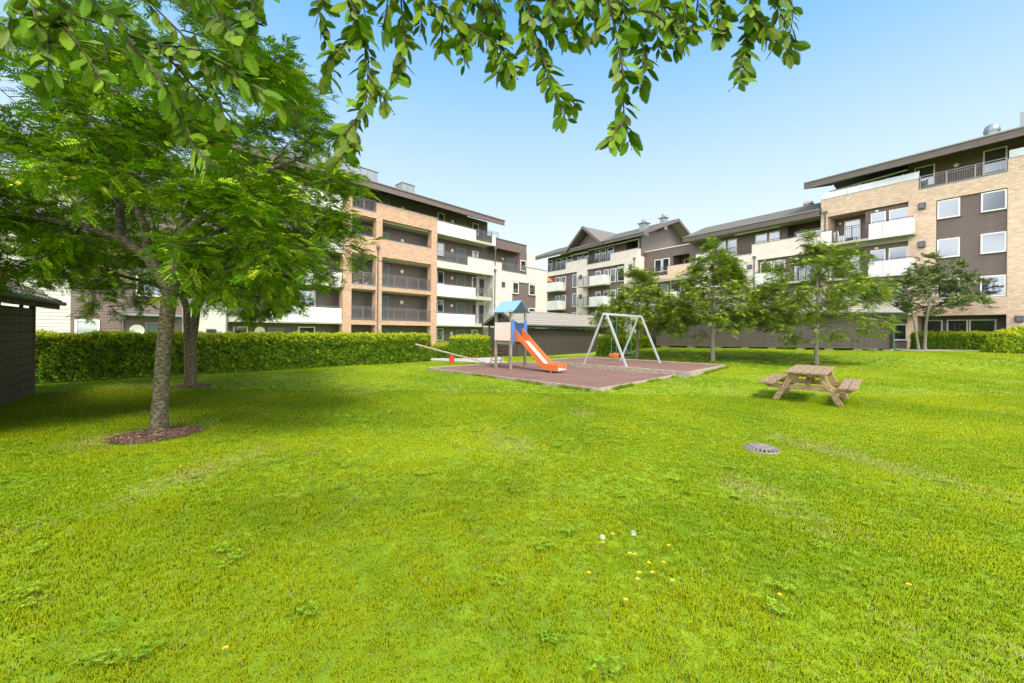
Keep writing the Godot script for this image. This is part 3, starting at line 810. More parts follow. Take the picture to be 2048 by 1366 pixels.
func terrace_wing() -> void:
	var b := thing("apartment_building", "cream apartment wing with brown top storey and grey tiled roof behind the small rowans", "building", frame(Vector2(28.2, -29.7), Vector3(0.564, 0, 0.826)))
	# right part: cream front
	var c := Geo.new()
	c.box(Vector3(-15.4, -0.5, -11.0), Vector3(-4.4, 6.0, -0.3))
	c.box(Vector3(-15.4, 6.0, -11.0), Vector3(-4.4, 8.9, -1.5))
	for q in [[-15.4, -13.9, 6.0, 9.95], [-13.9, -12.6, 8.25, 9.17], [-12.6, -10.6, 8.25, 9.17], [-10.6, -9.79, 6.0, 9.17], [-9.79, -9.3, 6.0, 10.03], [-9.3, -4.37, 8.5, 10.03]]:
		c.box(Vector3(q[0], q[2], -0.3), Vector3(q[1], q[3], 0.0))
	for q in [[-15.4, -13.9], [-10.6, -9.3]]:
		c.box(Vector3(q[0], -0.5, -0.3), Vector3(q[1], 6.0, 0.0))
	put("cream_front", c, M["render_warm"], b)
	for q in [[-15.42, -13.88, 9.95], [-13.88, -9.8, 9.17], [-9.82, -4.38, 10.03]]:
		boxp("capping", b, M["cap"], Vector3(q[0], q[2], -0.33), Vector3(q[1], q[2] + 0.05, 0.035))
	boxp("cladding_panel", b, M["cladding"], Vector3(-13.9, 0.0, -1.5), Vector3(-10.6, 8.25, -0.16))
	boxp("cladding_panel", b, M["cladding"], Vector3(-9.3, 0.0, -1.5), Vector3(-4.4, 8.5, -0.3))
	clad(b, "cladding", [[-13.9, -10.6, 0.0, 8.25, -0.16], [-9.3, -4.4, 0.0, 8.5, -0.3]], -0.2)
	for y in [6.35, 3.5, 0.7]:
		window(b, -13.8, -12.85, y, y + 1.8, -0.125, "curtain")
		window(b, -11.75, -10.7, y, y + 1.8, -0.125, "curtain")
		window(b, -9.1, -8.12, y, y + 1.9, -0.265, "curtain")
		window(b, -8.0, -7.05, y, y + 1.9, -0.265, "curtain")
		window(b, -6.3, -4.8, y - 0.2, y + 1.9, -0.265, "room", "frame_white", 1)
		balcony(b, -9.25, -4.42, y - 0.35, -0.28, 0.62, -9.22, -7.1, 1.12)
	vent_box(b, -10.15, -9.76, 7.74, 8.14, 0.0)
	downpipe(b, -9.54, 0.0, 8.7, 0.0)
	# top storey
	boxp("top_storey", b, M["cladding"], Vector3(-15.9, 8.9, -9.5), Vector3(-7.3, 11.9, -1.25))
	boxp("terrace_wall", b, M["cladding_dark"], Vector3(-7.3, 8.9, -9.5), Vector3(-4.4, 11.9, -2.3))
	clad(b, "cladding", [[-15.9, -7.3, 8.95, 11.8], [-7.3, -4.4, 8.95, 11.9, -2.3]], -1.25)
	for q in [[-13.75, -12.85], [-12.65, -11.75]]:
		window(b, q[0], q[1], 9.1, 11.15, -1.215, "curtain")
	for q in [[-10.0, -8.95], [-8.8, -7.9]]:
		window(b, q[0], q[1], 9.8, 11.15, -1.215, "curtain")
	for q in [[-7.1, -6.0], [-5.85, -4.75]]:
		window(b, q[0], q[1], 9.5, 11.0, -2.265, "room")
	vent_box(b, -14.7, -14.3, 10.45, 10.85, -1.215)
	railing(b, -13.88, -9.82, 9.22, 10.1, -0.08, "rail_dark")
	handrail(b, -9.75, -4.42, 10.08, 10.25, -0.1)
	for q in [[-11.6, -7.55, 11.35, 11.42], [-7.5, -4.42, 11.48, 11.6]]:
		var a := Geo.new()
		a.bar(Vector3(q[0], q[2], -0.5), Vector3(q[1], q[3], -0.5), 0.12, 0.14)
		put("awning", a, M["awning"], b)
	# tiled hip roof
	var rs := Geo.new()
	tile_slope(rs, Vector3(-16.6, 11.93, 0.45), Vector3(-4.3, 11.93, 0.45), Vector3(0, 1.75, -4.3), 9, 46)
	put("tiles", rs, M["roof_dark"], b)
	var rb := Geo.new()
	rb.hexa([Vector3(-16.6, 11.8, 0.43), Vector3(-4.3, 11.8, 0.43), Vector3(-4.3, 11.8, -9.6), Vector3(-16.6, 11.8, -9.6), Vector3(-16.6, 11.92, 0.43), Vector3(-4.3, 11.92, 0.43), Vector3(-4.3, 13.6, -3.9), Vector3(-16.0, 13.6, -3.9)])
	rb.hexa([Vector3(-16.6, 11.8, -9.6), Vector3(-4.3, 11.8, -9.6), Vector3(-4.3, 11.8, -4.0), Vector3(-16.6, 11.8, -4.0), Vector3(-16.6, 11.92, -9.6), Vector3(-4.3, 11.92, -9.6), Vector3(-4.3, 13.6, -3.9), Vector3(-16.0, 13.6, -3.9)])
	put("roof", rb, M["roof_dark"], b)
	boxp("fascia", b, M["fascia"], Vector3(-16.65, 11.42, 0.4), Vector3(-4.32, 11.9, 0.46))
	boxp("soffit", b, M["soffit"], Vector3(-16.6, 11.44, -1.3), Vector3(-4.32, 11.5, 0.395))
	boxp("gutter", b, M["cap"], Vector3(-16.68, 11.88, 0.42), Vector3(-4.32, 11.96, 0.56))
	var rv := Geo.new()
	rv.lathe([Vector2(0.3, 13.2), Vector2(0.3, 13.75), Vector2(0.42, 13.76), Vector2(0.36, 13.98), Vector2(0.0, 14.12)], 16, Transform3D(Basis(), Vector3(-6.6, 0, -3.9)))
	put("roof_vent", rv, M["concrete"], b)
	# link with brick parapet
	var lw := Geo.new()
	lw.box(Vector3(-22.9, -0.5, -9.0), Vector3(-19.0, 11.5, -1.3))
	lw.box(Vector3(-16.9, -0.5, -9.0), Vector3(-15.4, 11.5, -1.3))
	lw.box(Vector3(-19.0, 10.5, -9.0), Vector3(-16.9, 11.5, -1.3))
	lw.box(Vector3(-19.0, -0.5, -9.0), Vector3(-16.9, 7.9, -1.3))
	lw.box(Vector3(-19.0, 7.9, -9.0), Vector3(-16.9, 10.5, -3.0))
	put("link_wall", lw, M["cladding"], b)
	clad(b, "cladding", [[-22.9, -19.0, 7.9, 11.5], [-16.9, -15.4, 7.9, 11.5], [-19.0, -16.9, 10.5, 11.5], [-22.9, -15.7, 2.0, 7.7]], -1.3)
	boxp("capping", b, M["frame_white"], Vector3(-22.9, 11.5, -1.6), Vector3(-15.4, 11.58, -1.2))
	var core := Geo.new()
	var g := Geo.new()
	brick_block(core, g, -18.8, -15.42, 7.7, 9.13, -0.25, 0.0, 1)
	brick_block(core, g, -22.88, -18.8, 7.72, 8.2, -0.25, 0.0, 1)
	var par := put("brick_parapet", core, M["mortar"], b)
	stuff(put("brick", g, M["brick"], par))
	boxp("terrace_slab", b, M["concrete"], Vector3(-22.88, 7.5, -1.3), Vector3(-15.42, 7.7, -0.01))
	boxp("capping", par, M["cap"], Vector3(-18.82, 9.13, -0.28), Vector3(-15.4, 9.18, 0.03))
	boxp("capping", par, M["cap"], Vector3(-22.88, 8.2, -0.28), Vector3(-18.82, 8.25, 0.03))
	railing(b, -22.85, -18.85, 8.25, 9.2, -0.1, "rail_dark")
	for q in [[-21.4, -20.45], [-20.3, -19.4]]:
		window(b, q[0], q[1], 8.85, 10.35, -1.265, "room")
	window(b, -18.6, -17.3, 8.3, 10.2, -3.0, "curtain", "frame_white", 1)
	for y in [5.15, 2.4]:
		window(b, -20.5, -19.5, y + 0.2, y + 2.2, -1.265, "curtain")
		window(b, -19.2, -17.9, y + 0.2, y + 2.2, -1.265, "room")
		window(b, -17.5, -16.5, y + 0.2, y + 2.2, -1.265, "curtain")
		balcony(b, -22.3, -17.0, y - 0.2, -1.28, 0.3, -20.3, -17.4, 1.2)
	var fp := thing("flower_pot", "purple flowers in a pot on the terrace of the cream wing", "flower pot", b.transform * Transform3D(Basis(), Vector3(-13.45, 9.22, -0.3)))
	flowers(fp, "flower_purple", 0.34)

func flowers(o: Node3D, m: String, r: float) -> void:
	var p := Geo.new()
	p.lathe([Vector2(0.0, 0.0), Vector2(0.12, 0.0), Vector2(0.16, 0.24), Vector2(0.0, 0.22)], 12)
	put("pot", p, M["concrete"], o)
	var g := Geo.new()
	for k in 60:
		var d := Vector3(rng.randfn(), rng.randfn() + 0.4, rng.randfn()).normalized() * r * sqrt(rng.randf())
		var t := Transform3D(Basis.from_euler(Vector3(rng.randf() * 3, rng.randf() * 6, 0)), Vector3(0, 0.3 + r * 0.5, 0) + d)
		g.poly([t * Vector3(-0.05, 0, -0.05), t * Vector3(0.05, 0, -0.05), t * Vector3(0.05, 0, 0.05), t * Vector3(-0.05, 0, 0.05)], Vector3.UP)
	put("blossom", g, M[m], o)

func gabled_block() -> void:
	var b := thing("apartment_building", "far cream apartment block with pointed brown gables and small chimneys", "building", frame(Vector2(28.2, -29.7), Vector3(0.564, 0, 0.826)))
	var c := Geo.new()
	c.box(Vector3(-41.0, -1.0, -10.0), Vector3(-22.95, 10.3, -0.9))
	for q in [[-41.0, -40.2, 10.95], [-33.6, -31.55, 10.3], [-25.0, -22.95, 10.3]]:
		c.box(Vector3(q[0], -1.0, -0.9), Vector3(q[1], q[2], 0.0))
	for q in [[-41.0, -36.0, 10.27, 10.95], [-36.0, -31.57, 10.27, 11.9], [-31.57, -27.3, 10.3, 11.0], [-27.3, -22.95, 10.3, 11.9]]:
		c.box(Vector3(q[0], q[2], -0.3), Vector3(q[1], q[3], 0.002))
	c.box(Vector3(-23.2, 10.3, -3.0), Vector3(-22.95, 11.9, -0.3))
	put("cream_front", c, M["render_warm"], b)
	for q in [[-41.0, -36.0, 10.95], [-36.02, -31.55, 11.9], [-31.55, -27.3, 11.0], [-27.32, -22.93, 11.9]]:
		boxp("capping", b, M["cap"], Vector3(q[0], q[2], -0.33), Vector3(q[1], q[2] + 0.06, 0.035))
	boxp("cladding_panel", b, M["cladding"], Vector3(-40.2, -0.9, -0.9), Vector3(-33.6, 10.27, -0.35))
	boxp("cladding_panel", b, M["cladding"], Vector3(-31.55, -0.9, -0.9), Vector3(-25.0, 10.3, -0.35))
	clad(b, "cladding", [[-40.2, -33.6, -0.5, 10.27], [-31.55, -25.0, -0.5, 10.3]], -0.35)
	for y in [7.85, 5.05, 2.3]:
		window(b, -34.75, -33.65, y + 0.2, y + 2.15, -0.315, "room")
		window(b, -37.2, -36.2, y + 0.1, y + 2.1, -0.315, "curtain")
		window(b, -38.6, -37.5, y + 0.1, y + 2.1, -0.315, "curtain")
		balcony(b, -40.15, -36.2, y - 0.2, -0.33, 1.3, -39.0, -36.25, 1.35)
		window(b, -30.2, -29.2, y + 0.1, y + 2.1, -0.315, "room")
		window(b, -28.7, -27.8, y + 0.3, y + 2.1, -0.315, "curtain")
		window(b, -27.5, -26.6, y + 0.3, y + 2.1, -0.315, "room")
		window(b, -26.3, -25.1, y + 0.3, y + 2.2, -0.315, "room")
		balcony(b, -32.3, -27.4, y - 0.05, -0.33, 1.1, -30.0, -27.45, 1.3)
		vent_box(b, -33.0, -32.5, y + 1.3, y + 1.85, 0.0)
	vent_box(b, -24.15, -23.75, 9.6, 10.05, 0.0)
	downpipe(b, -23.4, 0.0, 10.6, 0.0)
	# open casement window tilted out
	var cas := Geo.new()
	var ct := Transform3D(Basis(Vector3.RIGHT, 0.6), Vector3(-25.75, 9.75, 0.0))
	for q in [[-0.55, 0, 0.07, 1.0], [0.55, 0, 0.07, 1.0]]:
		cas.obox(ct * Transform3D(Basis(), Vector3(q[0], -0.45, 0.0)), Vector3(0.07, 1.0, 0.05))
	for y in [0.05, -0.95]:
		cas.obox(ct * Transform3D(Basis(), Vector3(0, y, 0.0)), Vector3(1.03, 0.07, 0.05))
	var cw := put("window", cas, M["frame_white"], b)
	var pg := Geo.new()
	pg.obox(ct * Transform3D(Basis(), Vector3(0, -0.45, 0)), Vector3(1.03, 0.93, 0.01))
	put("pane", pg, M["glass"], cw)
	# top storey
	boxp("top_storey", b, M["cladding"], Vector3(-41.5, 10.3, -9.0), Vector3(-25.6, 13.5, -1.1))
	boxp("top_storey", b, M["cladding"], Vector3(-25.6, 10.3, -9.9), Vector3(-23.0, 13.4, -3.2))
	clad(b, "cladding", [[-41.5, -25.6, 11.0, 13.4], [-25.6, -23.0, 11.0, 13.4, -3.2]], -1.1)
	for q in [[-41.2, -40.3], [-39.4, -38.2], [-37.9, -36.9], [-36.7, -35.6], [-34.5, -33.6], [-33.3, -32.3], [-31.0, -30.1], [-29.9, -29.0], [-28.7, -27.6]]:
		window(b, q[0], q[1], 11.15, 13.0, -1.065, "curtain" if int(q[0]) % 2 else "room", "frame_white")
	window(b, -25.2, -24.2, 11.4, 12.9, -3.165, "room")
	boxp("glass_screen", b, M["glass_clear"], Vector3(-23.2, 11.95, -1.6), Vector3(-23.15, 13.3, -0.4))
	railing(b, -40.1, -36.1, 11.0, 12.0, -0.1, "rail_dark")
	railing(b, -31.5, -27.4, 11.06, 12.0, -0.1, "rail_dark")
	for q in [[-35.2, -31.6, 12.9, 12.9], [-31.5, -26.9, 13.05, 13.05], [-26.8, -23.2, 13.05, 13.1]]:
		var a := Geo.new()
		a.bar(Vector3(q[0], q[2], -0.3), Vector3(q[1], q[3], -0.3), 0.1, 0.14)
		put("awning", a, M["awning"], b)
	# main roof: front slope with tiles, ridge at the back, gable end towards the link
	var f := Geo.new()
	tile_slope(f, Vector3(-45.5, 13.55, 0.75), Vector3(-21.6, 13.55, 0.75), Vector3(0, 2.7, -7.0), 14, 80)
	put("tiles", f, M["roof_dark"], b)
	var rb := Geo.new()
	rb.hexa([Vector3(-45.5, 13.3, 0.72), Vector3(-21.6, 13.3, 0.72), Vector3(-21.6, 15.95, -6.25), Vector3(-45.5, 15.95, -6.25), Vector3(-45.5, 13.54, 0.72), Vector3(-21.6, 13.54, 0.72), Vector3(-21.6, 16.22, -6.25), Vector3(-45.5, 16.22, -6.25)])
	rb.hexa([Vector3(-45.5, 15.95, -6.25), Vector3(-21.6, 15.95, -6.25), Vector3(-21.6, 13.0, -11.5), Vector3(-45.5, 13.0, -11.5), Vector3(-45.5, 16.22, -6.25), Vector3(-21.6, 16.22, -6.25), Vector3(-21.6, 13.25, -11.5), Vector3(-45.5, 13.25, -11.5)])
	put("roof", rb, M["soffit"], b)
	var ve := Geo.new()
	for q in [[0.75, 13.28, -6.25, 16.0], [-6.25, 16.0, -11.5, 13.0]]:
		ve.hexa([Vector3(-21.6, q[1] - 0.1, q[0]), Vector3(-21.6, q[3] - 0.1, q[2]), Vector3(-21.6, q[3] + 0.28, q[2]), Vector3(-21.6, q[1] + 0.28, q[0]), Vector3(-21.5, q[1] - 0.1, q[0]), Vector3(-21.5, q[3] - 0.1, q[2]), Vector3(-21.5, q[3] + 0.28, q[2]), Vector3(-21.5, q[1] + 0.28, q[0])])
	put("verge_board", ve, M["fascia"], b)
	var ga := Geo.new()
	ga.poly([Vector3(-22.94, 11.0, -0.6), Vector3(-22.94, 13.35, -0.6), Vector3(-22.94, 15.95, -6.25), Vector3(-22.94, 13.4, -10.6), Vector3(-22.94, 11.0, -10.6)], Vector3.RIGHT)
	put("gable_wall", ga, M["cladding_dark"], b)
	boxp("fascia", b, M["fascia"], Vector3(-45.5, 13.1, 0.73), Vector3(-21.6, 13.5, 0.79))
	boxp("gutter", b, M["cap"], Vector3(-45.5, 13.48, 0.75), Vector3(-21.6, 13.57, 0.88))
	# front gable
	var gg := Geo.new()
	gg.poly([Vector3(-34.4, 13.2, -0.3), Vector3(-28.6, 13.2, -0.3), Vector3(-31.5, 15.75, -0.3)], Vector3.BACK)
	put("gable_wall", gg, M["cladding"], b)
	var gr := Geo.new()
	for q in [[-34.9, -31.5], [-28.1, -31.5]]:
		gr.hexa([Vector3(q[0], 13.25, 0.95), Vector3(q[1], 16.0, 0.95), Vector3(q[1], 16.25, 0.95), Vector3(q[0], 13.5, 0.95), Vector3(q[0], 13.25, -6.0), Vector3(q[1], 16.0, -6.0), Vector3(q[1], 16.25, -6.0), Vector3(q[0], 13.5, -6.0)])
	put("gable_roof", gr, M["roof_dark"], b)
	var gv := Geo.new()
	for q in [[-35.0, -31.5], [-28.0, -31.5]]:
		gv.hexa([Vector3(q[0], 13.05, 0.96), Vector3(q[1], 15.9, 0.96), Vector3(q[1], 16.3, 0.96), Vector3(q[0], 13.45, 0.96), Vector3(q[0], 13.05, 1.04), Vector3(q[1], 15.9, 1.04), Vector3(q[1], 16.3, 1.04), Vector3(q[0], 13.45, 1.04)])
	put("verge_board", gv, M["fascia"], b)
	for q in [[-23.3, -1.6, 14.2, 15.7, 0.42], [-22.3, -4.2, 15.2, 16.6, 0.32]]:
		var x := Geo.new()
		x.box(Vector3(q[0] - q[4], q[2] - 0.6, q[1] - q[4]), Vector3(q[0] + q[4], q[3] - 0.5, q[1] + q[4]))
		x.box(Vector3(q[0] - q[4] - 0.18, q[3] - 0.5, q[1] - q[4] - 0.18), Vector3(q[0] + q[4] + 0.18, q[3] - 0.42, q[1] + q[4] + 0.18))
		x.lathe([Vector2(0.28, q[3] - 0.42), Vector2(0.28, q[3] - 0.1), Vector2(0.18, q[3] + 0.1), Vector2(0.0, q[3] + 0.15)], 12, Transform3D(Basis(), Vector3(q[0], 0, q[1])))
		put("chimney", x, M["zinc"], b)
	var ps := thing("parasol", "tilted orange parasol on the upper balcony of the far cream block", "parasol", b.transform * Transform3D(Basis(), Vector3(-39.3, 7.83, 0.5)))
	var pp := Geo.new()
	pp.tube([Vector3(0, 0, 0), Vector3(0.1, 2.1, 0)], [0.025, 0.02], 8)
	put("pole", pp, M["rail"], ps)
	var pc := Geo.new()
	pc.lathe([Vector2(0.75, -0.22), Vector2(0.4, -0.05), Vector2(0.0, 0.08)], 8, Transform3D(Basis(Vector3.BACK, -0.5), Vector3(0.1, 2.0, 0)))
	put("canopy", pc, M["parasol_orange"], ps)
	var fr := thing("flower_pot", "red flowers in a pot on a balcony of the far cream block", "flower pot", b.transform * Transform3D(Basis(), Vector3(-39.9, 7.83, 1.0)))
	flowers(fr, "flower_red", 0.3)


# ------------------------------------------------------------------ ground
const PATH_FRONT := [Vector2(-7.5, -24.0), Vector2(-4.3, -21.0), Vector2(-2.7, -19.75), Vector2(-0.9, -19.1), Vector2(-0.35, -20.0), Vector2(-0.55, -24.0), Vector2(-2.5, -27.5), Vector2(-7.0, -30.0)]
const PATH_RIGHT := [Vector2(21.8, -23.75), Vector2(27.5, -24.55), Vector2(34.0, -22.0), Vector2(34.5, -23.6), Vector2(28.0, -26.3), Vector2(22.5, -26.6)]

func inside(p: Vector2, poly: Array) -> bool:
	return Geometry2D.is_point_in_polygon(p, PackedVector2Array(poly))

func play_local(x: float, z: float) -> Vector2:
	var d := Vector3(x - 2.3, 0, z + 10.48)
	return Vector2(d.dot(AX), d.dot(BX))

func on_lawn(x: float, z: float) -> bool:
	var q := play_local(x, z)
	if q.x > -0.04 and q.x < 7.74 and q.y > -0.04 and q.y < 5.1: return false
	if q.x > -0.52 and q.x < 6.47 and q.y > 4.98 and q.y < 9.3: return false
	if Vector2(x + 5.08, z + 5.72).length() < 0.40: return false
	if Vector2(x + 8.5, z + 10.5).length() < 0.37: return false
	if Vector2(x - 3.46, z + 5.49).length() < 0.215: return false
	var a := -0.724 * x - 0.689 * z
	var b := 0.689 * x - 0.724 * z
	if a > 17.2 and b < 12.2: return false                              # behind the long hedge
	if (x + 10.96) * 0.788 - (z + 9.14) * 0.616 < 0.0 and -(x + 10.96) * 0.616 - (z + 9.14) * 0.788 < 0.05: return false      # under the near shed
	if 0.154 * x - 0.988 * z > 26.2: return false
	var p := Vector2(x, z)
	if inside(p, PATH_FRONT) or inside(p, PATH_RIGHT): return false
	return true

func sheet(called: String, poly: Array, lift: float, m: String) -> void:
	var lo := Vector2(1e9, 1e9)
	var hi := -lo
	for p in poly:
		lo = lo.min(p)
		hi = hi.max(p)
	var g := Geo.new()
	var st := 0.25
	var y := lo.y
	while y < hi.y:
		var x := lo.x
		while x < hi.x:
			if inside(Vector2(x + st / 2, y + st / 2), poly):
				var q := []
				for e in [Vector2(0, 0), Vector2(st, 0), Vector2(st, st), Vector2(0, st)]:
					q.append(Vector3(x + e.x, ground_h(x + e.x, y + e.y) + lift, y + e.y))
				g.poly([q[0], q[1], q[2]], Vector3.UP)
				g.poly([q[0], q[2], q[3]], Vector3.UP)
			x += st
		y += st
	var o := put(called, g, M[m], self)
	o.set_meta("kind", "structure")

func make_ground() -> void:
	var xs := []
	var zs := []
	for k in [-500.0, -250.0, -120.0, -80.0, -60.0, -48.0, -40.0]: xs.append(k)
	for k in range(-72, 81): xs.append(k * 0.5)
	for k in [44.0, 50.0, 62.0, 80.0, 120.0, 250.0, 500.0]: xs.append(k)
	for k in [-600.0, -300.0, -160.0, -110.0, -80.0, -60.0, -48.0, -40.0]: zs.append(k)
	for k in range(-70, 17): zs.append(k * 0.5)
	for k in [12.0, 20.0, 40.0, 80.0, 200.0, 400.0]: zs.append(k)
	var g := Geo.new()
	var w := xs.size()
	for z in zs:
		for x in xs:
			var e := 0.05
			g.v.append(Vector3(x, ground_h(x, z), z))
			g.n.append(Vector3(ground_h(x - e, z) - ground_h(x + e, z), 2 * e, ground_h(x, z - e) - ground_h(x, z + e)).normalized())
			g.c.append(Color.WHITE)
	for j in zs.size() - 1:
		for i in w - 1:
			var k := j * w + i
			for t in [k, k + 1, k + w, k + 1, k + w + 1, k + w]:
				g.ix.append(t)
	var o := put("lawn_ground", g, M["soil"], self)
	o.set_meta("kind", "structure")
	sheet("path", PATH_FRONT, 0.02, "paving")
	sheet("path", PATH_RIGHT, 0.02, "paving")

func tuft_mesh(blades: int, sd: int, height: float, spread: float, width: float) -> ArrayMesh:
	var r := RandomNumberGenerator.new()
	r.seed = sd
	var g := Geo.new()
	for i in blades:
		var a := r.randf() * TAU
		var d := Vector3(cos(a), 0, sin(a))
		var s := Vector3(-d.z, 0, d.x)
		s = s.rotated(Vector3.UP, r.randf_range(-0.8, 0.8))
		var p := Vector3(r.randf_range(-1, 1), 0, r.randf_range(-1, 1)) * spread
		var h := height * r.randf_range(0.55, 1.15)
		var lean := r.randf_range(0.2, 1.1) * h
		var w := width * r.randf_range(0.7, 1.3)
		var m := p + Vector3.UP * h * 0.6 + d * lean * 0.35
		var tip := p + Vector3.UP * h * (1.0 if lean < h * 0.7 else 0.82) + d * lean
		var n := (Vector3.UP * 1.3 + d * 0.3).normalized()
		var k := r.randf_range(0.8, 1.2)
		g.tint = Color(k * r.randf_range(0.92, 1.12), k, k)
		g.tri_n(p - s * w, p + s * w, m + s * w * 0.8, n, n, n)
		g.tri_n(p - s * w, m + s * w * 0.8, m - s * w * 0.8, n, n, n)
		g.tri_n(m - s * w * 0.8, m + s * w * 0.8, tip, n, n, n)
	return g.mesh(M["blade"])

func make_grass() -> void:
	var r := RandomNumberGenerator.new()
	r.seed = 77
	var patch := FastNoiseLite.new()
	patch.seed = 5
	patch.frequency = 0.22
	patch.fractal_octaves = 4
	var fine := FastNoiseLite.new()
	fine.seed = 9
	fine.frequency = 1.6
	fine.fractal_octaves = 3
	var meshes := [tuft_mesh(13, 1, 0.025, 0.030, 0.0016), tuft_mesh(13, 2, 0.022, 0.034, 0.0015), tuft_mesh(10, 3, 0.034, 0.028, 0.0019)]
	var bufs := [PackedFloat32Array(), PackedFloat32Array(), PackedFloat32Array()]
	var z := 0.9
	while z < 27.5:
		var dens := 2700.0 if z < 3.5 else (1800.0 if z < 6.0 else (1200.0 if z < 10.0 else (380.0 if z < 16.0 else 190.0)))
		var half := z * 1.34 + 3.2
		var dz := 0.25
		var k := int(dens * dz * half * 2.0)
		var big := 1.0 if z < 6.0 else (1.15 if z < 10.0 else (1.5 if z < 16.0 else 1.9))
		for i in k:
			var x := r.randf_range(-half, half)
			var zz := -(z + r.randf() * dz)
			if not on_lawn(x, zz): continue
			var p := patch.get_noise_2d(x, zz)
			var f := fine.get_noise_2d(x, zz)
			# clippings and moss make patches of their own colour
			var stripe := 0.05 * sin((x * 0.69 - zz * 0.72) * 3.4)
			var t := clampf(0.5 + p * 0.75 + f * 0.40 + stripe * 1.6 + r.randfn(0, 0.11), 0.0, 1.0)
			var c := Color(0.185, 0.318, 0.004).lerp(Color(0.410, 0.482, 0.006), t)
			if r.randf() < 0.03: c = Color(0.40, 0.38, 0.11)
			var dry := patch.get_noise_2d(x * 2.3 + 90.0, zz * 1.1)      # straw-coloured worn spots
			if dry > 0.30 and r.randf() < (dry - 0.28) * 1.5: c = Color(0.44, 0.42, 0.13)
			var s := big * (0.85 + 0.35 * r.randf()) * (1.0 + 0.35 * f - 0.2 * p)
			if r.randf() < 0.02: s *= 1.7
			var b := Basis(Vector3.UP, r.randf() * TAU).scaled(Vector3(big * 0.9, s * (1.0 if big < 1.2 else 0.8), big * 0.9))
			var w := 0 if i % 5 < 2 else (1 if i % 5 < 4 else 2)
			push(bufs[w], b, Vector3(x, ground_h(x, zz) - 0.004, zz), c)
		z += dz
	for i in 1500:      # longer grass left along the timber edging
		var f := r.randf() * 21.0
		var q := Vector2(f, -0.07 - r.randf() * r.randf() * 0.12)
		if f > 7.7: q = Vector2(-0.08 - r.randf() * r.randf() * 0.12, f - 7.7)
		if f > 12.7: q = Vector2(-0.56 - r.randf() * r.randf() * 0.12, f - 12.7 + 5.1)
		if f > 16.9: q = Vector2(7.8 + r.randf() * 0.1, f - 16.9)
		if patch.get_noise_2d(f * 3.0, 7.0) < -0.05: continue
		var w := Vector3(2.3, 0, -10.48) + AX * q.x + BX * q.y
		push(bufs[2], Basis(Vector3.UP, r.randf() * TAU).scaled(Vector3(1.5, r.randf_range(1.4, 4.0), 1.5)), Vector3(w.x, ground_h(w.x, w.z), w.z), Color(0.15, 0.29, 0.006).lerp(Color(0.36, 0.44, 0.02), r.randf()))
	for i in 3:
		var o := multi("grass", meshes[i], bufs[i], self)
		tag(o, "short bright green grass covering the lawn", "grass", "", "stuff")
	# broad-leaved clover and plantain among the grass
	var cl := Geo.new()
	for k in 9:
		var a := r.randf() * TAU
		var at := Vector3(r.randf_range(-0.05, 0.05), r.randf_range(0.02, 0.045), r.randf_range(-0.05, 0.05))
		for j in 3:
			var d := Vector3(cos(a + j * TAU / 3), 0.25, sin(a + j * TAU / 3)) * 0.016
			var s := Vector3(-d.z, 0, d.x) * 0.55
			var n := (Vector3.UP + Vector3(r.randfn(), 0, r.randfn()) * 0.3).normalized()
			cl.tri_n(at, at + d + s, at + d - s, n, n, n)
	var cm := cl.mesh(M["blade"])
	var cb := PackedFloat32Array()
	for k in 700:
		var zz := -pow(r.randf(), 0.8) * 9.0 - 1.2
		var x := r.randf_range(-1.4, 1.4) * -zz
		if fine.get_noise_2d(x * 0.6 + 40.0, zz * 0.6) < 0.12 or not on_lawn(x, zz): continue
		push(cb, Basis(Vector3.UP, r.randf() * TAU).scaled(Vector3.ONE * r.randf_range(0.8, 1.5)), Vector3(x, ground_h(x, zz), zz), Color(0.13, 0.25, 0.012).lerp(Color(0.22, 0.33, 0.02), r.randf()))
	var co := multi("clover", cm, cb, self)
	tag(co, "low clover leaves growing among the grass blades", "clover", "", "stuff")
	# dandelions: yellow heads and two seed clocks
	var spots := [[1280, 1160], [1300, 1145], [1328, 1136], [1337, 1106], [1268, 1120], [1262, 1116], [1205, 1102], [1180, 1158], [1345, 1178], [1275, 1170], [1303, 1157], [1226, 1077], [914, 892], [718, 925], [1250, 1210], [700, 912], [1560, 1212], [452, 1318], [1820, 1190], [360, 945]]
	for q in spots:
		var p := pixel(q[0], q[1], 1.0) - Vector3(0, EYE, 0)
		var dist := EYE / -p.y
		var at := Vector3(p.x * dist, 0, p.z * dist)
		at.y = ground_h(at.x, at.z)
		var o := thing("dandelion", "small yellow dandelion flower in the lawn", "flower", Transform3D(Basis(Vector3.UP, r.randf() * 6.0), at), "yellow dandelions in the lawn")
		var h := r.randf_range(0.045, 0.075)
		var st := Geo.new()
		st.tube([Vector3.ZERO, Vector3(0.006, h, 0)], [0.0018, 0.0015], 5)
		put("stem", st, M["stalk"], o)
		var fl := Geo.new()
		for k in 14:
			var a := TAU * k / 14
			var d := Vector3(cos(a), 0, sin(a))
			var up := Vector3(0.006, h + 0.002, 0)
			fl.poly([up + d * 0.002, up + d.rotated(Vector3.UP, 0.2) * 0.013 + Vector3.UP * 0.005, up + d.rotated(Vector3.UP, -0.2) * 0.013 + Vector3.UP * 0.005], Vector3.UP)
		put("flower_head", fl, M["petal"], o)
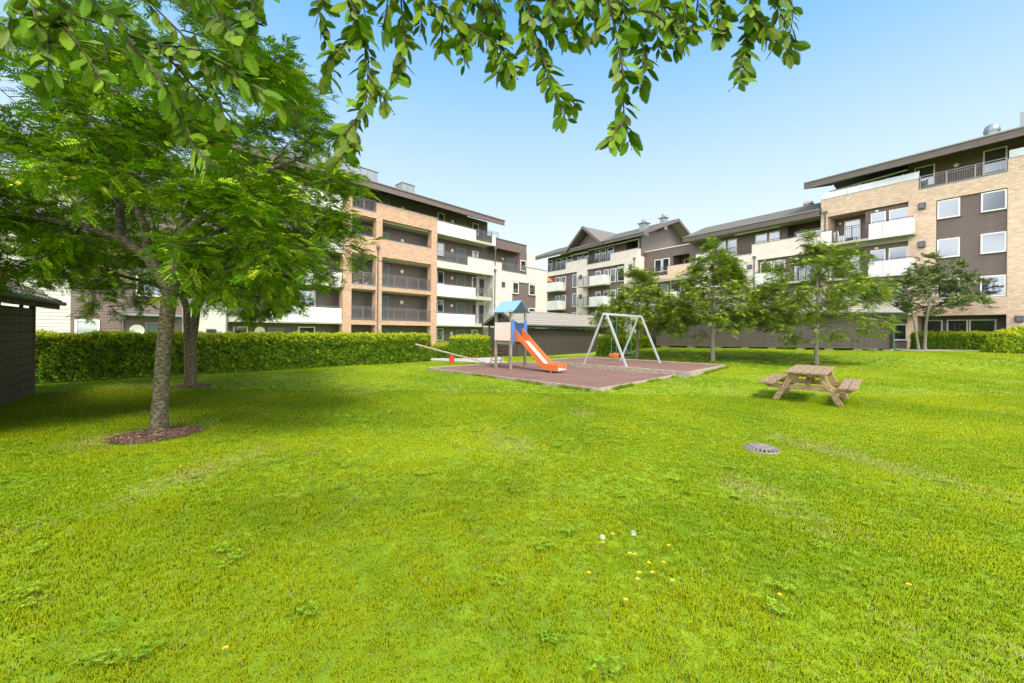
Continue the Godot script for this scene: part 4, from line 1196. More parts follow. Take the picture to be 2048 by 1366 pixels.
	for q in [[1267, 1066, 0.16], [1205, 1074, 0.14]]:
		var dist: float = (EYE - q[2]) * FPX / (q[1] - 665.0)
		var at := pixel(q[0], q[1], dist)
		var gy := ground_h(at.x, at.z)
		var o := thing("dandelion_clock", "white fluffy dandelion seed head on a tall brown stalk", "flower", Transform3D(Basis(), Vector3(at.x, gy, at.z)), "dandelion seed heads")
		var st := Geo.new()
		st.tube([Vector3.ZERO, Vector3(-0.01, 0.08, 0), Vector3(0, at.y - gy, 0)], [0.0022, 0.002, 0.0018], 5)
		put("stem", st, M["stalk"], o)
		var fl := Geo.new()
		for k in 70:
			var d := Vector3(r.randfn(), r.randfn(), r.randfn()).normalized()
			var c := Vector3(0, at.y - gy, 0) + d * 0.018
			var s := d.cross(Vector3(0.3, 0.9, 0.2)).normalized() * 0.004
			fl.tri_n(c + s, c - s, c + d.cross(s).normalized() * 0.005, d, d, d)
		put("seed_head", fl, M["fluff"], o)


# ------------------------------------------------------------------ sheds
func tile_courses(parent: Node3D, a: Vector3, b: Vector3, up: Vector3, rows: int, waves: int, m: String) -> void:
	for r in rows:
		var g := Geo.new()
		var hi := 1.22 if r < rows - 1 else 1.0
		tile_slope(g, a + up * (float(r) / rows), b + up * (float(r) / rows), up / rows * hi, 1, waves, 0.026, 0.026)
		put("tile_course", g, M[m], parent)

func shed(label: String, p: Vector2, d: Vector3, L: float, D: float, base: float, gap: float, wall_h: float, rise: float, pitch: float, bm: String, slots: bool, t_near := 0.3) -> Node3D:
	var b := thing("storage_shed", label, "shed", frame(p, d), "brown storage sheds around the lawn")
	var y0 := base + gap
	var top := base + wall_h
	var body_top := top - (0.34 if slots else 0.02)
	boxp("dark_filler", b, M["black"], Vector3(0.05, y0, -D + 0.05), Vector3(L - 0.05, body_top - 0.02, -0.045))  # black filler box, stands for the unlit inside behind the gaps
	# front boards, each a piece
	var n := int(round((body_top - y0) / pitch))
	var h := (body_top - y0) / n
	var key := "%s_%s" % [label, bm]
	for i in n:
		var off := rng.randf_range(-0.003, 0.004)
		putm("board", bevel_mesh(Vector3(L - 0.14, h - 0.010, 0.026), 0.004, M[bm], key), b, Transform3D(Basis(Vector3.RIGHT, 0.06), Vector3(L / 2, y0 + (i + 0.5) * h, -0.015 + off)))
		for e in [0.02, L - 0.02]:
			putm("board", bevel_mesh(Vector3(D - 0.14, h - 0.010, 0.026), 0.004, M[bm], key), b, Transform3D(Basis(Vector3.UP, PI / 2), Vector3(e, y0 + (i + 0.5) * h, -D / 2)))
	for s in [0.035, L - 0.035]:
		for o in [-0.01, -D + 0.03]:
			putm("corner_board", bevel_mesh(Vector3(0.09, top - y0, 0.09), 0.006, M[bm], key), b, Transform3D(Basis(), Vector3(s, (y0 + top) / 2, o - 0.02)))
	if slots:
		for k in 2:
			putm("slat", bevel_mesh(Vector3(L - 0.14, 0.07, 0.025), 0.004, M[bm], key), b, Transform3D(Basis(), Vector3(L / 2, body_top + 0.08 + k * 0.12, -0.015)))
		var k2 := int(L / 1.2)
		for i in k2:
			putm("stud", bevel_mesh(Vector3(0.07, 0.34, 0.05), 0.004, M[bm], key), b, Transform3D(Basis(), Vector3((i + 0.5) * L / k2, body_top + 0.17, -0.06)))
	# gable triangles
	var mid := -D / 2
	var rt := top + rise
	for e in [0.03, L - 0.03]:
		var yy := top
		while yy < rt - 0.08:
			var f := (yy - top) / rise
			var hw := (D / 2) * (1.0 - f) - 0.05
			if hw > 0.1:
				putm("gable_board", bevel_mesh(Vector3(hw * 2, h - 0.01, 0.024), 0.004, M[bm], key), b, Transform3D(Basis(Vector3.UP, PI / 2), Vector3(e, yy + h * 0.5 - 0.05, mid)))
			yy += h
	# roof: deck, tile courses on both slopes, verge boards, gutter
	var slope := rise / (D / 2)
	var over := 0.32
	var e0 := top - slope * over
	var deck := Geo.new()
	for q in [[over, mid], [-D - over, mid]]:
		deck.hexa([Vector3(-0.3, e0 - 0.05, q[0]), Vector3(L + 0.3, e0 - 0.05, q[0]), Vector3(L + 0.3, rt - 0.05, q[1]), Vector3(-0.3, rt - 0.05, q[1]), Vector3(-0.3, e0, q[0]), Vector3(L + 0.3, e0, q[0]), Vector3(L + 0.3, rt, q[1]), Vector3(-0.3, rt, q[1])])
	put("roof", deck, M[bm], b)
	var rows := int(round(sqrt(pow(rise + slope * over, 2) + pow(D / 2 + over, 2)) / t_near))
	var waves := int((L + 0.6) / 0.24)
	tile_courses(b, Vector3(-0.32, e0 + 0.012, over + 0.03), Vector3(L + 0.32, e0 + 0.012, over + 0.03), Vector3(0, rise + slope * over, -(D / 2 + over + 0.03)), rows, waves, "roof_tile")
	tile_courses(b, Vector3(L + 0.32, e0 + 0.012, -D - over - 0.03), Vector3(-0.32, e0 + 0.012, -D - over - 0.03), Vector3(0, rise + slope * over, D / 2 + over + 0.03), rows, waves, "roof_tile")
	var rg := Geo.new()
	rg.tube([Vector3(-0.34, rt + 0.02, mid), Vector3(L + 0.34, rt + 0.02, mid)], [0.085, 0.085], 10)
	put("ridge", rg, M["roof_tile"], b)
	var vb := Geo.new()
	for e in [-0.33, L + 0.31]:
		for q in [[over, mid], [-D - over, mid]]:
			vb.hexa([Vector3(e, e0 - 0.14, q[0]), Vector3(e, rt - 0.14, q[1]), Vector3(e, rt + 0.05, q[1]), Vector3(e, e0 + 0.05, q[0]), Vector3(e + 0.03, e0 - 0.14, q[0]), Vector3(e + 0.03, rt - 0.14, q[1]), Vector3(e + 0.03, rt + 0.05, q[1]), Vector3(e + 0.03, e0 + 0.05, q[0])])
	put("verge_board", vb, M[bm], b)
	boxp("eaves_board", b, M[bm], Vector3(-0.3, e0 - 0.16, over - 0.02), Vector3(L + 0.3, e0 - 0.01, over + 0.008))
	var gu := Geo.new()
	gu.tube([Vector3(-0.33, e0 - 0.02, over + 0.075), Vector3(L + 0.33, e0 - 0.02, over + 0.075)], [0.045, 0.045], 8)
	put("gutter", gu, M["green_pipe"] if gap > 0.1 else M["pipe"], b)
	return b

func make_sheds() -> void:
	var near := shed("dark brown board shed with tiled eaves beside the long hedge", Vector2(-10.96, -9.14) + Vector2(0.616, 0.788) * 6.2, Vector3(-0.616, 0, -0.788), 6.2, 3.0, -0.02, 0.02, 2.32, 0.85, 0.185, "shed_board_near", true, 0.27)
	near.set_meta("group", "brown storage sheds around the lawn")
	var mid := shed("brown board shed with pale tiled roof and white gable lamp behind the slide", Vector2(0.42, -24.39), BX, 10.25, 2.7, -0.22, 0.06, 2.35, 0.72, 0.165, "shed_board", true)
	var lamp := Geo.new()
	lamp.lathe([Vector2(0.0, 0.08), Vector2(0.12, 0.07), Vector2(0.17, 0.02), Vector2(0.17, 0.0)], 16, Transform3D(Basis(Vector3.BACK, Vector3.LEFT, Vector3.UP), Vector3(0.0, 1.5, -0.9)))
	put("wall_lamp", lamp, M["lamp_white"], mid)
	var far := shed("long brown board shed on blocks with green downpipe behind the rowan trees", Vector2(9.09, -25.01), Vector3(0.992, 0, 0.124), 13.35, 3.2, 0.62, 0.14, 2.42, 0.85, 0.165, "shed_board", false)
	var dp := Geo.new()
	dp.tube([Vector3(13.2, 2.65, 0.38), Vector3(13.3, 2.4, 0.12), Vector3(13.3, 0.85, 0.12), Vector3(13.38, 0.72, 0.2), Vector3(13.6, 0.68, 0.3)], [0.06, 0.06, 0.06, 0.06, 0.06], 10)
	put("downpipe", dp, M["green_pipe"], far)
	for k in 9:
		boxp("block", far, M["concrete"], Vector3(0.3 + k * 1.58, 0.5, -0.5), Vector3(0.75 + k * 1.58, 0.76, -0.12))


# ------------------------------------------------------------------ hedges and bushes
func leaf_cluster(count: int, size: float, sd: int, radius: float) -> ArrayMesh:
	var r := RandomNumberGenerator.new()
	r.seed = sd
	var g := Geo.new()
	for k in count:
		var d := Vector3(r.randfn(), r.randfn() + 0.35, r.randfn()).normalized()
		var o := d * radius * r.randf_range(0.3, 1.0)
		var n := (d + Vector3(r.randfn(), r.randfn(), r.randfn()) * 0.55).normalized()
		var s := n.cross(Vector3(r.randfn(), r.randfn(), r.randfn())).normalized()
		var t := n.cross(s)
		var l := size * r.randf_range(0.7, 1.25)
		var w := l * 0.30
		var kk := r.randf_range(0.75, 1.25)
		g.tint = Color(kk, kk, kk)
		var a := o - s * l * 0.5
		var b := o + s * l * 0.5
		var fold := n * l * 0.10
		var c1 := o + t * w + fold
		var c2 := o - t * w + fold
		g.tri_n(a, c1, b, n, n, n)
		g.tri_n(a, b, c2, n, n, n)
	return g.mesh(M["hedge_leaf"])

func hedge(called: String, label: String, cat: String, p: Vector2, d: Vector3, L: float, D: float, H: float, base: float, dens: float, leaf: float, round_top := 0.0, fresh_share := 0.07) -> void:
	var b := thing(called, label, cat, frame(p, d))
	var core := Geo.new()
	var r := RandomNumberGenerator.new()
	r.seed = int(L * 1000) + int(D * 100) + int(absf(p.x) * 10)
	if round_top > 0.3:
		core.lathe([Vector2(0.0, -0.1), Vector2(0.85, 0.0), Vector2(0.9, 0.3), Vector2(0.75, 0.62), Vector2(0.45, 0.84), Vector2(0.0, 0.92)], 16, Transform3D(Basis.from_scale(Vector3(L * 0.42, H * 0.9, D * 0.42)), Vector3(L / 2, base, -D / 2)))
	else:
		core.cbox(Transform3D(Basis(), Vector3(L / 2, base + H * 0.46, -D / 2)), Vector3(L - 0.2, H * 0.84, D - 0.24), minf(0.12, D * 0.2))
	put("stems", core, M["twig"], b)
	var buf := PackedFloat32Array()
	var area := L * D + 2.0 * L * H + 2.0 * D * H
	var lump := FastNoiseLite.new()
	lump.seed = 31
	lump.frequency = 0.9
	for k in int(area * dens):
		var f := r.randf() * area
		var at := Vector3.ZERO
		var nrm := Vector3.UP
		if f < L * D:
			at = Vector3(r.randf() * L, H, -r.randf() * D)
		elif f < L * D + 2.0 * L * H:
			nrm = Vector3.BACK if r.randf() < 0.6 else Vector3.FORWARD
			at = Vector3(r.randf() * L, pow(r.randf(), 0.9) * H, 0.0 if nrm.z > 0 else -D)
		else:
			nrm = Vector3.RIGHT if r.randf() < 0.5 else Vector3.LEFT
			at = Vector3(L if nrm.x > 0 else 0.0, r.randf() * H, -r.randf() * D)
		if round_top > 0.0:
			var cx := (at.x - L / 2) / (L / 2)
			var cz := (at.z + D / 2) / (D / 2)
			var q := Vector3(cx, at.y / H, cz)
			var e := maxf(0.0, q.length() - 1.0)
			if q.length() > 1.0:
				var u := q.normalized().lerp(q, 1.0 - round_top)
				at = Vector3(u.x * L / 2 + L / 2, u.y * H, u.z * D / 2 - D / 2)
				nrm = (nrm + q.normalized()).normalized()
		var bump := lump.get_noise_3d(at.x * 2.0, at.y * 2.0, at.z * 2.0) * 0.15
		at += nrm * (bump - r.randf() * 0.10)
		# young shoots are yellow-green and sit where the hedge has grown since the last cut
		var young := r.randf() < (0.72 if nrm.y > 0.5 else (0.62 if at.y > H - 0.22 else fresh_share))
		var c := Color(0.28, 0.37, 0.012).lerp(Color(0.42, 0.47, 0.02), r.randf()) if young else Color(0.050, 0.120, 0.007).lerp(Color(0.150, 0.265, 0.014), pow(r.randf(), 1.1))
		if young and nrm.y > 0.5: at.y += r.randf() * 0.09
		push(buf, Basis.from_euler(Vector3(r.randf_range(-0.7, 0.7), r.randf() * TAU, r.randf_range(-0.7, 0.7))).scaled(Vector3.ONE * r.randf_range(0.8, 1.25)), at + Vector3(0, base, 0), c)
	multi("foliage", leaf_cluster(9, leaf, 3, leaf * 1.3), buf, b)

func make_hedges() -> void:
	hedge("hedge", "long clipped green hedge with yellow-green top running behind the two big rowans", "hedge", Vector2(-16.5, -7.5), BX, 17.9, 1.1, 1.30, -0.03, 620.0, 0.062)
	hedge("hedge", "short rounded clipped hedge beside the slide ladder", "hedge", Vector2(-3.75, -23.9), Vector3(0.98, 0, -0.2), 2.6, 1.3, 1.42, -0.18, 700.0, 0.065, 0.35)
	hedge("bush", "low dark green bush between two clipped hedges", "bush", Vector2(-5.3, -25.2), Vector3(1, 0, 0.1), 1.6, 1.0, 0.95, -0.22, 600.0, 0.06, 0.6, 0.05)
	hedge("hedge", "dark hedge behind the swing set next to the shed corner", "hedge", Vector2(5.6, -25.6), Vector3(1, 0, 0.05), 3.4, 1.0, 1.35, 0.0, 520.0, 0.065, 0.2, 0.10)
	hedge("hedge", "small clipped hedge between the green downpipe and brick pier", "hedge", Vector2(24.2, -27.4), Vector3(0.99, 0, 0.1), 1.7, 0.9, 1.15, 0.62, 420.0, 0.07, 0.15)
	hedge("hedge", "thin clipped hedge with white blossom in front of the ground floor windows", "hedge", Vector2(26.9, -26.6), Vector3(0.86, 0, 0.5), 4.6, 0.8, 1.12, 0.62, 400.0, 0.07, 0.1)
	hedge("bush", "big loose yellow-green bush at the corner of the pale brick block", "bush", Vector2(26.2, -21.4), Vector3(0.9, 0, 0.43), 4.2, 2.4, 1.55, 0.5, 420.0, 0.09, 0.8, 0.45)


# ------------------------------------------------------------------ playground
func make_playground() -> void:
	var t := frame(Vector2(2.3, -10.48), AX)
	var b := thing("play_surface", "red-brown rubber tile playground in two timber-edged levels", "play area", t)
	boxp("base", b, M["black"], Vector3(0.03, -0.35, 0.03), Vector3(7.67, 0.012, 5.02))
	boxp("base", b, M["black"], Vector3(-0.42, -0.35, 5.18), Vector3(6.37, 0.152, 9.17))
	for i in 15:
		for j in 10:
			putm("rubber_tile", bevel_mesh(Vector3(0.506, 0.05, 0.494), 0.006, M["rubber%d" % rng.randi_range(0, 2)], "tile%d" % rng.randi_range(0, 2)), b, Transform3D(Basis(Vector3.BACK, rng.randf_range(-0.004, 0.004)), Vector3(0.05 + (i + 0.5) * 0.5085, 0.033 + rng.randf_range(-0.002, 0.003), 0.05 + (j + 0.5) * 0.4965)))
	for i in 13:
		for j in 8:
			putm("rubber_tile", bevel_mesh(Vector3(0.516, 0.05, 0.494), 0.006, M["rubber%d" % rng.randi_range(0, 2)], "utile%d" % rng.randi_range(0, 2)), b, Transform3D(Basis(Vector3.BACK, rng.randf_range(-0.004, 0.004)), Vector3(-0.42 + (i + 0.5) * 0.5205, 0.172 + rng.randf_range(-0.002, 0.003), 5.2 + (j + 0.5) * 0.4965)))
	# timber edging: [from, to, top, height]
	for q in [[Vector2(-0.03, -0.02), Vector2(7.73, -0.02), 0.085, 0.3], [Vector2(7.72, 0.02), Vector2(7.72, 5.0), 0.085, 0.3], [Vector2(-0.02, 0.02), Vector2(-0.02, 5.06), 0.085, 0.3],
			[Vector2(-0.5, 5.11), Vector2(6.45, 5.11), 0.225, 0.115], [Vector2(-0.5, 5.10), Vector2(7.7, 5.10), 0.105, 0.15], [Vector2(-0.48, 5.15), Vector2(-0.48, 9.25), 0.225, 0.5], [Vector2(6.43, 5.15), Vector2(6.43, 9.25), 0.225, 0.5], [Vector2(-0.45, 9.24), Vector2(6.4, 9.24), 0.24, 0.5]]:
		var len: float = q[0].distance_to(q[1])
		var n := maxi(1, int(len / 2.4))
		for i in n:
			var m: Vector2 = q[0].lerp(q[1], (i + 0.5) / n)
			var d: Vector2 = (q[1] - q[0]).normalized()
			putm("edging_board", bevel_mesh(Vector3(len / n - 0.004, q[3], 0.055), 0.008, M["timber_edge"], "edge"), b, Transform3D(Basis(Vector3.UP, -d.angle()).rotated(Vector3.UP, rng.randf_range(-0.003, 0.003)), Vector3(m.x, q[2] - q[3] / 2 + rng.randf_range(-0.004, 0.004), m.y)))
	slide_tower()
	swing_set()
	seesaw()

func slide_tower() -> void:
	var b := thing("slide_tower", "wooden play tower with blue roof, pink panel and orange slide", "slide", frame(Vector2(-0.04, -15.65), AX).translated_local(Vector3(0, 0.055, 0)))
	var P := 0.84
	for q in [[0, 0, 2.36], [P, 0, 2.32], [0, P, 2.34], [P, P, 2.32]]:
		putm("post", bevel_mesh(Vector3(0.095, q[2], 0.095), 0.012, M["wood_grey"], "post"), b, Transform3D(Basis(), Vector3(q[0], q[2] / 2, q[1])))
	for i in 6:
		putm("deck_board", bevel_mesh(Vector3(0.135, 0.035, P + 0.02), 0.006, M["wood_grey"], "deck"), b, Transform3D(Basis(), Vector3(0.07 + i * 0.14, 1.10, P / 2)))
	for z in [0.0, P]:
		putm("beam", bevel_mesh(Vector3(P - 0.1, 0.11, 0.045), 0.006, M["wood_grey"], "beam"), b, Transform3D(Basis(), Vector3(P / 2, 1.03, z)))
	for x in [0.0, P]:
		putm("beam", bevel_mesh(Vector3(0.045, 0.11, P - 0.1), 0.006, M["wood_grey"], "beam"), b, Transform3D(Basis(), Vector3(x, 1.0, P / 2)))
	putm("pink_panel", bevel_mesh(Vector3(P + 0.04, 0.72, 0.018), 0.006, M["pink"], "panel"), b, Transform3D(Basis(), Vector3(P / 2, 1.49, -0.06)))
	for x in [0.06, P - 0.06]:
		for y in [1.2, 1.78]:
			var bo := Geo.new()
			bo.lathe([Vector2(0.0, 0.012), Vector2(0.014, 0.008), Vector2(0.016, 0.0)], 8, Transform3D(Basis(Vector3.RIGHT, Vector3.FORWARD, Vector3.UP), Vector3(x, y, -0.07)))
			put("bolt", bo, M["steel"], b)
	putm("blue_panel", bevel_mesh(Vector3(P + 0.04, 0.72, 0.018), 0.006, M["blue"], "panel"), b, Transform3D(Basis(), Vector3(P / 2, 1.49, P + 0.06)))
	for z in [0.055, P - 0.055]:
		putm("blue_panel", bevel_mesh(Vector3(0.018, 0.92, 0.20), 0.006, M["blue"], "side"), b, Transform3D(Basis(), Vector3(-0.06, 1.47, z)))
	# roof: two bent sheets
	var ro := Geo.new()
	var prof := [Vector2(-0.17, 2.27), Vector2(-0.04, 2.31), Vector2(0.10, 2.41), Vector2(0.26, 2.57), Vector2(0.42, 2.74)]
	for sgn in [1, -1]:
		for i in prof.size() - 1:
			var p: Vector2 = prof[i]
			var q: Vector2 = prof[i + 1]
			var zp := p.x if sgn == 1 else P - p.x
			var zq := q.x if sgn == 1 else P - q.x
			ro.hexa([Vector3(-0.16, p.y, zp), Vector3(P + 0.14, p.y, zp), Vector3(P + 0.14, q.y, zq), Vector3(-0.16, q.y, zq), Vector3(-0.16, p.y - 0.014, zp), Vector3(P + 0.14, p.y - 0.014, zp), Vector3(P + 0.14, q.y - 0.014, zq), Vector3(-0.16, q.y - 0.014, zq)])
	put("roof", ro, M["blue_roof"], b)
	# ladder
	for z in [0.12, P - 0.12]:
		var l := Geo.new()
		l.tube([Vector3(P + 0.50, 0.0, z), Vector3(P + 0.07, 1.18, z)], [0.02, 0.02], 8)
		put("ladder_rail", l, M["red"], b)
	for k in 7:
		var f := (k + 0.7) / 7.4
		putm("rung", bevel_mesh(Vector3(0.05, 0.028, P - 0.2), 0.008, M["timber_edge"], "rung"), b, Transform3D(Basis(), Vector3(P + 0.50 - 0.43 * f, 1.18 * f, P / 2)))
	# slide
	var side := [Vector2(0.02, 1.10), Vector2(-0.36, 1.10), Vector2(-1.48, 0.12), Vector2(-2.2, 0.07), Vector2(-2.2, 0.31), Vector2(-1.54, 0.34), Vector2(0.02, 1.66)]
	for z in [0.165, P - 0.165]:
		var s := Geo.new()
		var f0 := []
		var f1 := []
		for q in side:
			f0.append(Vector3(q.x, q.y, z - 0.011))
			f1.append(Vector3(q.x, q.y, z + 0.011))
		for tri in [[0, 1, 6], [1, 5, 6], [1, 2, 5], [2, 3, 5], [3, 4, 5]]:
			s.poly([f0[tri[0]], f0[tri[1]], f0[tri[2]]], Vector3.FORWARD)
			s.poly([f1[tri[0]], f1[tri[1]], f1[tri[2]]], Vector3.BACK)
		for i in 7:
			var j := (i + 1) % 7
			var mid: Vector2 = (side[i] + side[j]) / 2.0 - Vector2(-0.8, 0.7)
			s.poly([f0[i], f0[j], f1[j], f1[i]], Vector3(mid.x, mid.y, 0))
		put("slide_side", s, M["orange"], b)
	var bed := Geo.new()
	var bp := [Vector2(0.0, 1.13), Vector2(-0.30, 1.12), Vector2(-0.45, 1.05), Vector2(-1.40, 0.24), Vector2(-1.56, 0.165), Vector2(-2.19, 0.13)]
	for i in bp.size() - 1:
		bed.hexa([Vector3(bp[i].x, bp[i].y, 0.178), Vector3(bp[i + 1].x, bp[i + 1].y, 0.178), Vector3(bp[i + 1].x, bp[i + 1].y, P - 0.178), Vector3(bp[i].x, bp[i].y, P - 0.178), Vector3(bp[i].x, bp[i].y - 0.02, 0.178), Vector3(bp[i + 1].x, bp[i + 1].y - 0.02, 0.178), Vector3(bp[i + 1].x, bp[i + 1].y - 0.02, P - 0.178), Vector3(bp[i].x, bp[i].y - 0.02, P - 0.178)])
	put("slide_bed", bed, M["panel_white"], b)
	for z in [0.2, P - 0.2]:
		var f := Geo.new()
		f.tube([Vector3(-1.85, -0.02, z), Vector3(-1.85, 0.13, z)], [0.02, 0.02], 8)
		put("foot", f, M["steel"], b)

func swing_set() -> void:
	var c0 := Vector3(3.78, 0.195, -16.2)
	var c1 := Vector3(5.92, 0.195, -18.42)
	var d := (c1 - c0).normalized()
	var n := Vector3(-d.z, 0, d.x)
	var b := thing("swing_set", "grey metal swing frame with an orange baby seat and a black seat", "swing", Transform3D(Basis(), Vector3(4.85, 0.195, -17.3)))
	var o := Vector3(4.85, 0.195, -17.3)
	var H := 2.13
	for c in [c0, c1]:
		for s in [-1, 1]:
			var g := Geo.new()
			var foot: Vector3 = c + n * s * 0.98
			g.bar(foot - o, c + n * s * 0.06 + Vector3.UP * H - o, 0.07, 0.07)
			put("leg", g, M["galvanised"], b)
	var beam := Geo.new()
	beam.bar(c0 - d * 0.08 + Vector3.UP * (H - 0.02) - o, c1 + d * 0.08 + Vector3.UP * (H - 0.02) - o, 0.095, 0.095)
	put("beam", beam, M["galvanised"], b)
	for q in [0.24, 0.66]:
		var top := c0.lerp(c1, q) + Vector3.UP * (H - 0.07) - o
		for s in [-1, 1]:
			var ch := Geo.new()
			var a: Vector3 = top + d * 0.2 * s
			var e: Vector3 = Vector3(a.x, 0.62, a.z)
			var k := int((a.y - e.y) / 0.05)
			for i in k:
				var m := a.lerp(e, (i + 0.5) / k)
				ch.obox(Transform3D(Basis(Vector3.UP, (i % 2) * PI / 2 + 0.7), m), Vector3(0.018, 0.058, 0.006))
			for f in [-1, 1]:
				ch.bar(e, Vector3(a.x, 0.42, a.z) + n * 0.1 * f, 0.012, 0.012)
			stuff(put("chain", ch, M["chain"], b))
	var bs := c0.lerp(c1, 0.24) - o
	var st := Geo.new()
	st.cbox(Transform3D(Basis(d, Vector3.UP, n), Vector3(bs.x, 0.33, bs.z)), Vector3(0.34, 0.03, 0.26), 0.01)
	for s in [-1, 1]:
		st.cbox(Transform3D(Basis(d, Vector3.UP, n), Vector3(bs.x, 0.42, bs.z) + d * 0.17 * s), Vector3(0.025, 0.15, 0.26), 0.008)
		st.cbox(Transform3D(Basis(d, Vector3.UP, n), Vector3(bs.x, 0.44, bs.z) + n * 0.13 * s), Vector3(0.34, 0.06, 0.025), 0.008)
	put("baby_seat", st, M["orange"], b)
	var ts := c0.lerp(c1, 0.66) - o
	var ty := Geo.new()
	ty.cbox(Transform3D(Basis(d, Vector3.UP, n), Vector3(ts.x, 0.40, ts.z)), Vector3(0.46, 0.07, 0.2), 0.025)
	ty.cbox(Transform3D(Basis(d, Vector3.UP, n), Vector3(ts.x, 0.36, ts.z)), Vector3(0.36, 0.05, 0.16), 0.02)
	put("seat", ty, M["tyre"], b)

func seesaw() -> void:
	var y := ground_h(-2.77, -18.34)
	var dir := Vector3(0.955, 0, -0.29).normalized()
	var b := thing("seesaw", "weathered plank seesaw on a red post with red handles beside the playground", "seesaw", Transform3D(Basis(dir, Vector3.UP, Vector3(-dir.z, 0, dir.x)), Vector3(-2.77, y, -18.34)))
	var p := Geo.new()
	p.tube([Vector3(0, -0.05, 0), Vector3(0, 0.44, 0)], [0.11, 0.11], 14)
	put("post", p, M["red"], b)
	var tilt := Transform3D(Basis(Vector3.BACK, -0.262), Vector3(0, 0.49, 0))
	putm("plank", bevel_mesh(Vector3(3.4, 0.07, 0.17), 0.012, M["timber_edge"], "plank"), b, tilt)
	for x in [-1.2, -0.85, 0.85, 1.2]:
		var h := Geo.new()
		h.tube([Vector3(x, 0.03, 0), Vector3(x, 0.22, 0)], [0.016, 0.016], 8)
		h.tube([Vector3(x, 0.20, -0.13), Vector3(x, 0.20, 0.13)], [0.018, 0.018], 8)
		put("handle", h, M["red"], b, tilt)
	for x in [-1.6, 1.6]:
		var f := Geo.new()
		f.cbox(Transform3D(Basis(), Vector3(x, -0.055, 0)), Vector3(0.14, 0.05, 0.12), 0.015)
		put("bumper", f, M["tyre"], b, tilt)

func picnic_table() -> void:
	var c := Vector3(7.33, 0, -9.76)
	c.y = ground_h(c.x, c.z) - 0.005
	var t := frame(Vector2(c.x, c.z), -AX)
	t.origin.y = c.y
	t.basis = (t.basis * Basis(Vector3.RIGHT, 0.035)).scaled(Vector3.ONE * 1.06)
	var b := thing("picnic_table", "weathered brown wooden picnic table with two attached benches", "table", t)
	for i in 5:
		putm("tabletop_plank", bevel_mesh(Vector3(1.72, 0.042, 0.138), 0.006, M["wood_table"], "top%d" % (i % 2)), b, Transform3D(Basis(Vector3.UP, PI / 2), Vector3((i - 2) * 0.153, 0.70 + rng.randf_range(-0.002, 0.002), 0)))
	for s in [-1, 1]:
		for k in 2:
			putm("bench_plank", bevel_mesh(Vector3(1.72, 0.042, 0.142), 0.006, M["wood_table"], "top%d" % k), b, Transform3D(Basis(Vector3.UP, PI / 2), Vector3(s * (0.63 + k * 0.156), 0.43, 0)))
	for z in [-0.55, 0.55]:
		var zo := 0.024 if z > 0 else -0.024
		for s in [-1, 1]:
			var g := Geo.new()
			g.cbox(Transform3D(), Vector3(0.79, 0.115, 0.044), 0.005)
			var a := Vector3(s * 0.60, 0.0, z + zo)
			var e := Vector3(s * 0.235, 0.672, z + zo)
			var d := (e - a).normalized()
			put("leg", g, M["wood_leg"], b, Transform3D(Basis(d, Vector3(0, 0, 1).cross(d), Vector3(0, 0, 1)), (a + e) / 2))
			var bo := Geo.new()
			bo.lathe([Vector2(0.0, 0.014), Vector2(0.013, 0.010), Vector2(0.016, 0.0)], 8, Transform3D(Basis(Vector3.RIGHT, Vector3.BACK if z > 0 else Vector3.FORWARD, Vector3.DOWN), Vector3(s * 0.42, 0.35, z + zo + signf(z) * 0.022)))
			put("bolt", bo, M["steel"], b)
		var sb := Geo.new()
		var zi: float = z - zo * 0.9
		sb.hexa([Vector3(-0.86, 0.405, zi - 0.02), Vector3(-0.72, 0.295, zi - 0.02), Vector3(0.72, 0.295, zi - 0.02), Vector3(0.86, 0.405, zi - 0.02), Vector3(-0.86, 0.405, zi + 0.02), Vector3(-0.72, 0.295, zi + 0.02), Vector3(0.72, 0.295, zi + 0.02), Vector3(0.86, 0.405, zi + 0.02)])
		put("bench_bearer", sb, M["wood_leg"], b)
		var tb := Geo.new()
		tb.cbox(Transform3D(Basis(), Vector3(0, 0.632, zi)), Vector3(0.70, 0.09, 0.04), 0.005)
		put("top_bearer", tb, M["wood_leg"], b)
	for s in [-1, 1]:
		var br := Geo.new()
		br.bar(Vector3(0, 0.33, s * 0.5), Vector3(0, 0.66, s * 0.12), 0.09, 0.04)
		put("brace", br, M["wood_leg"], b)

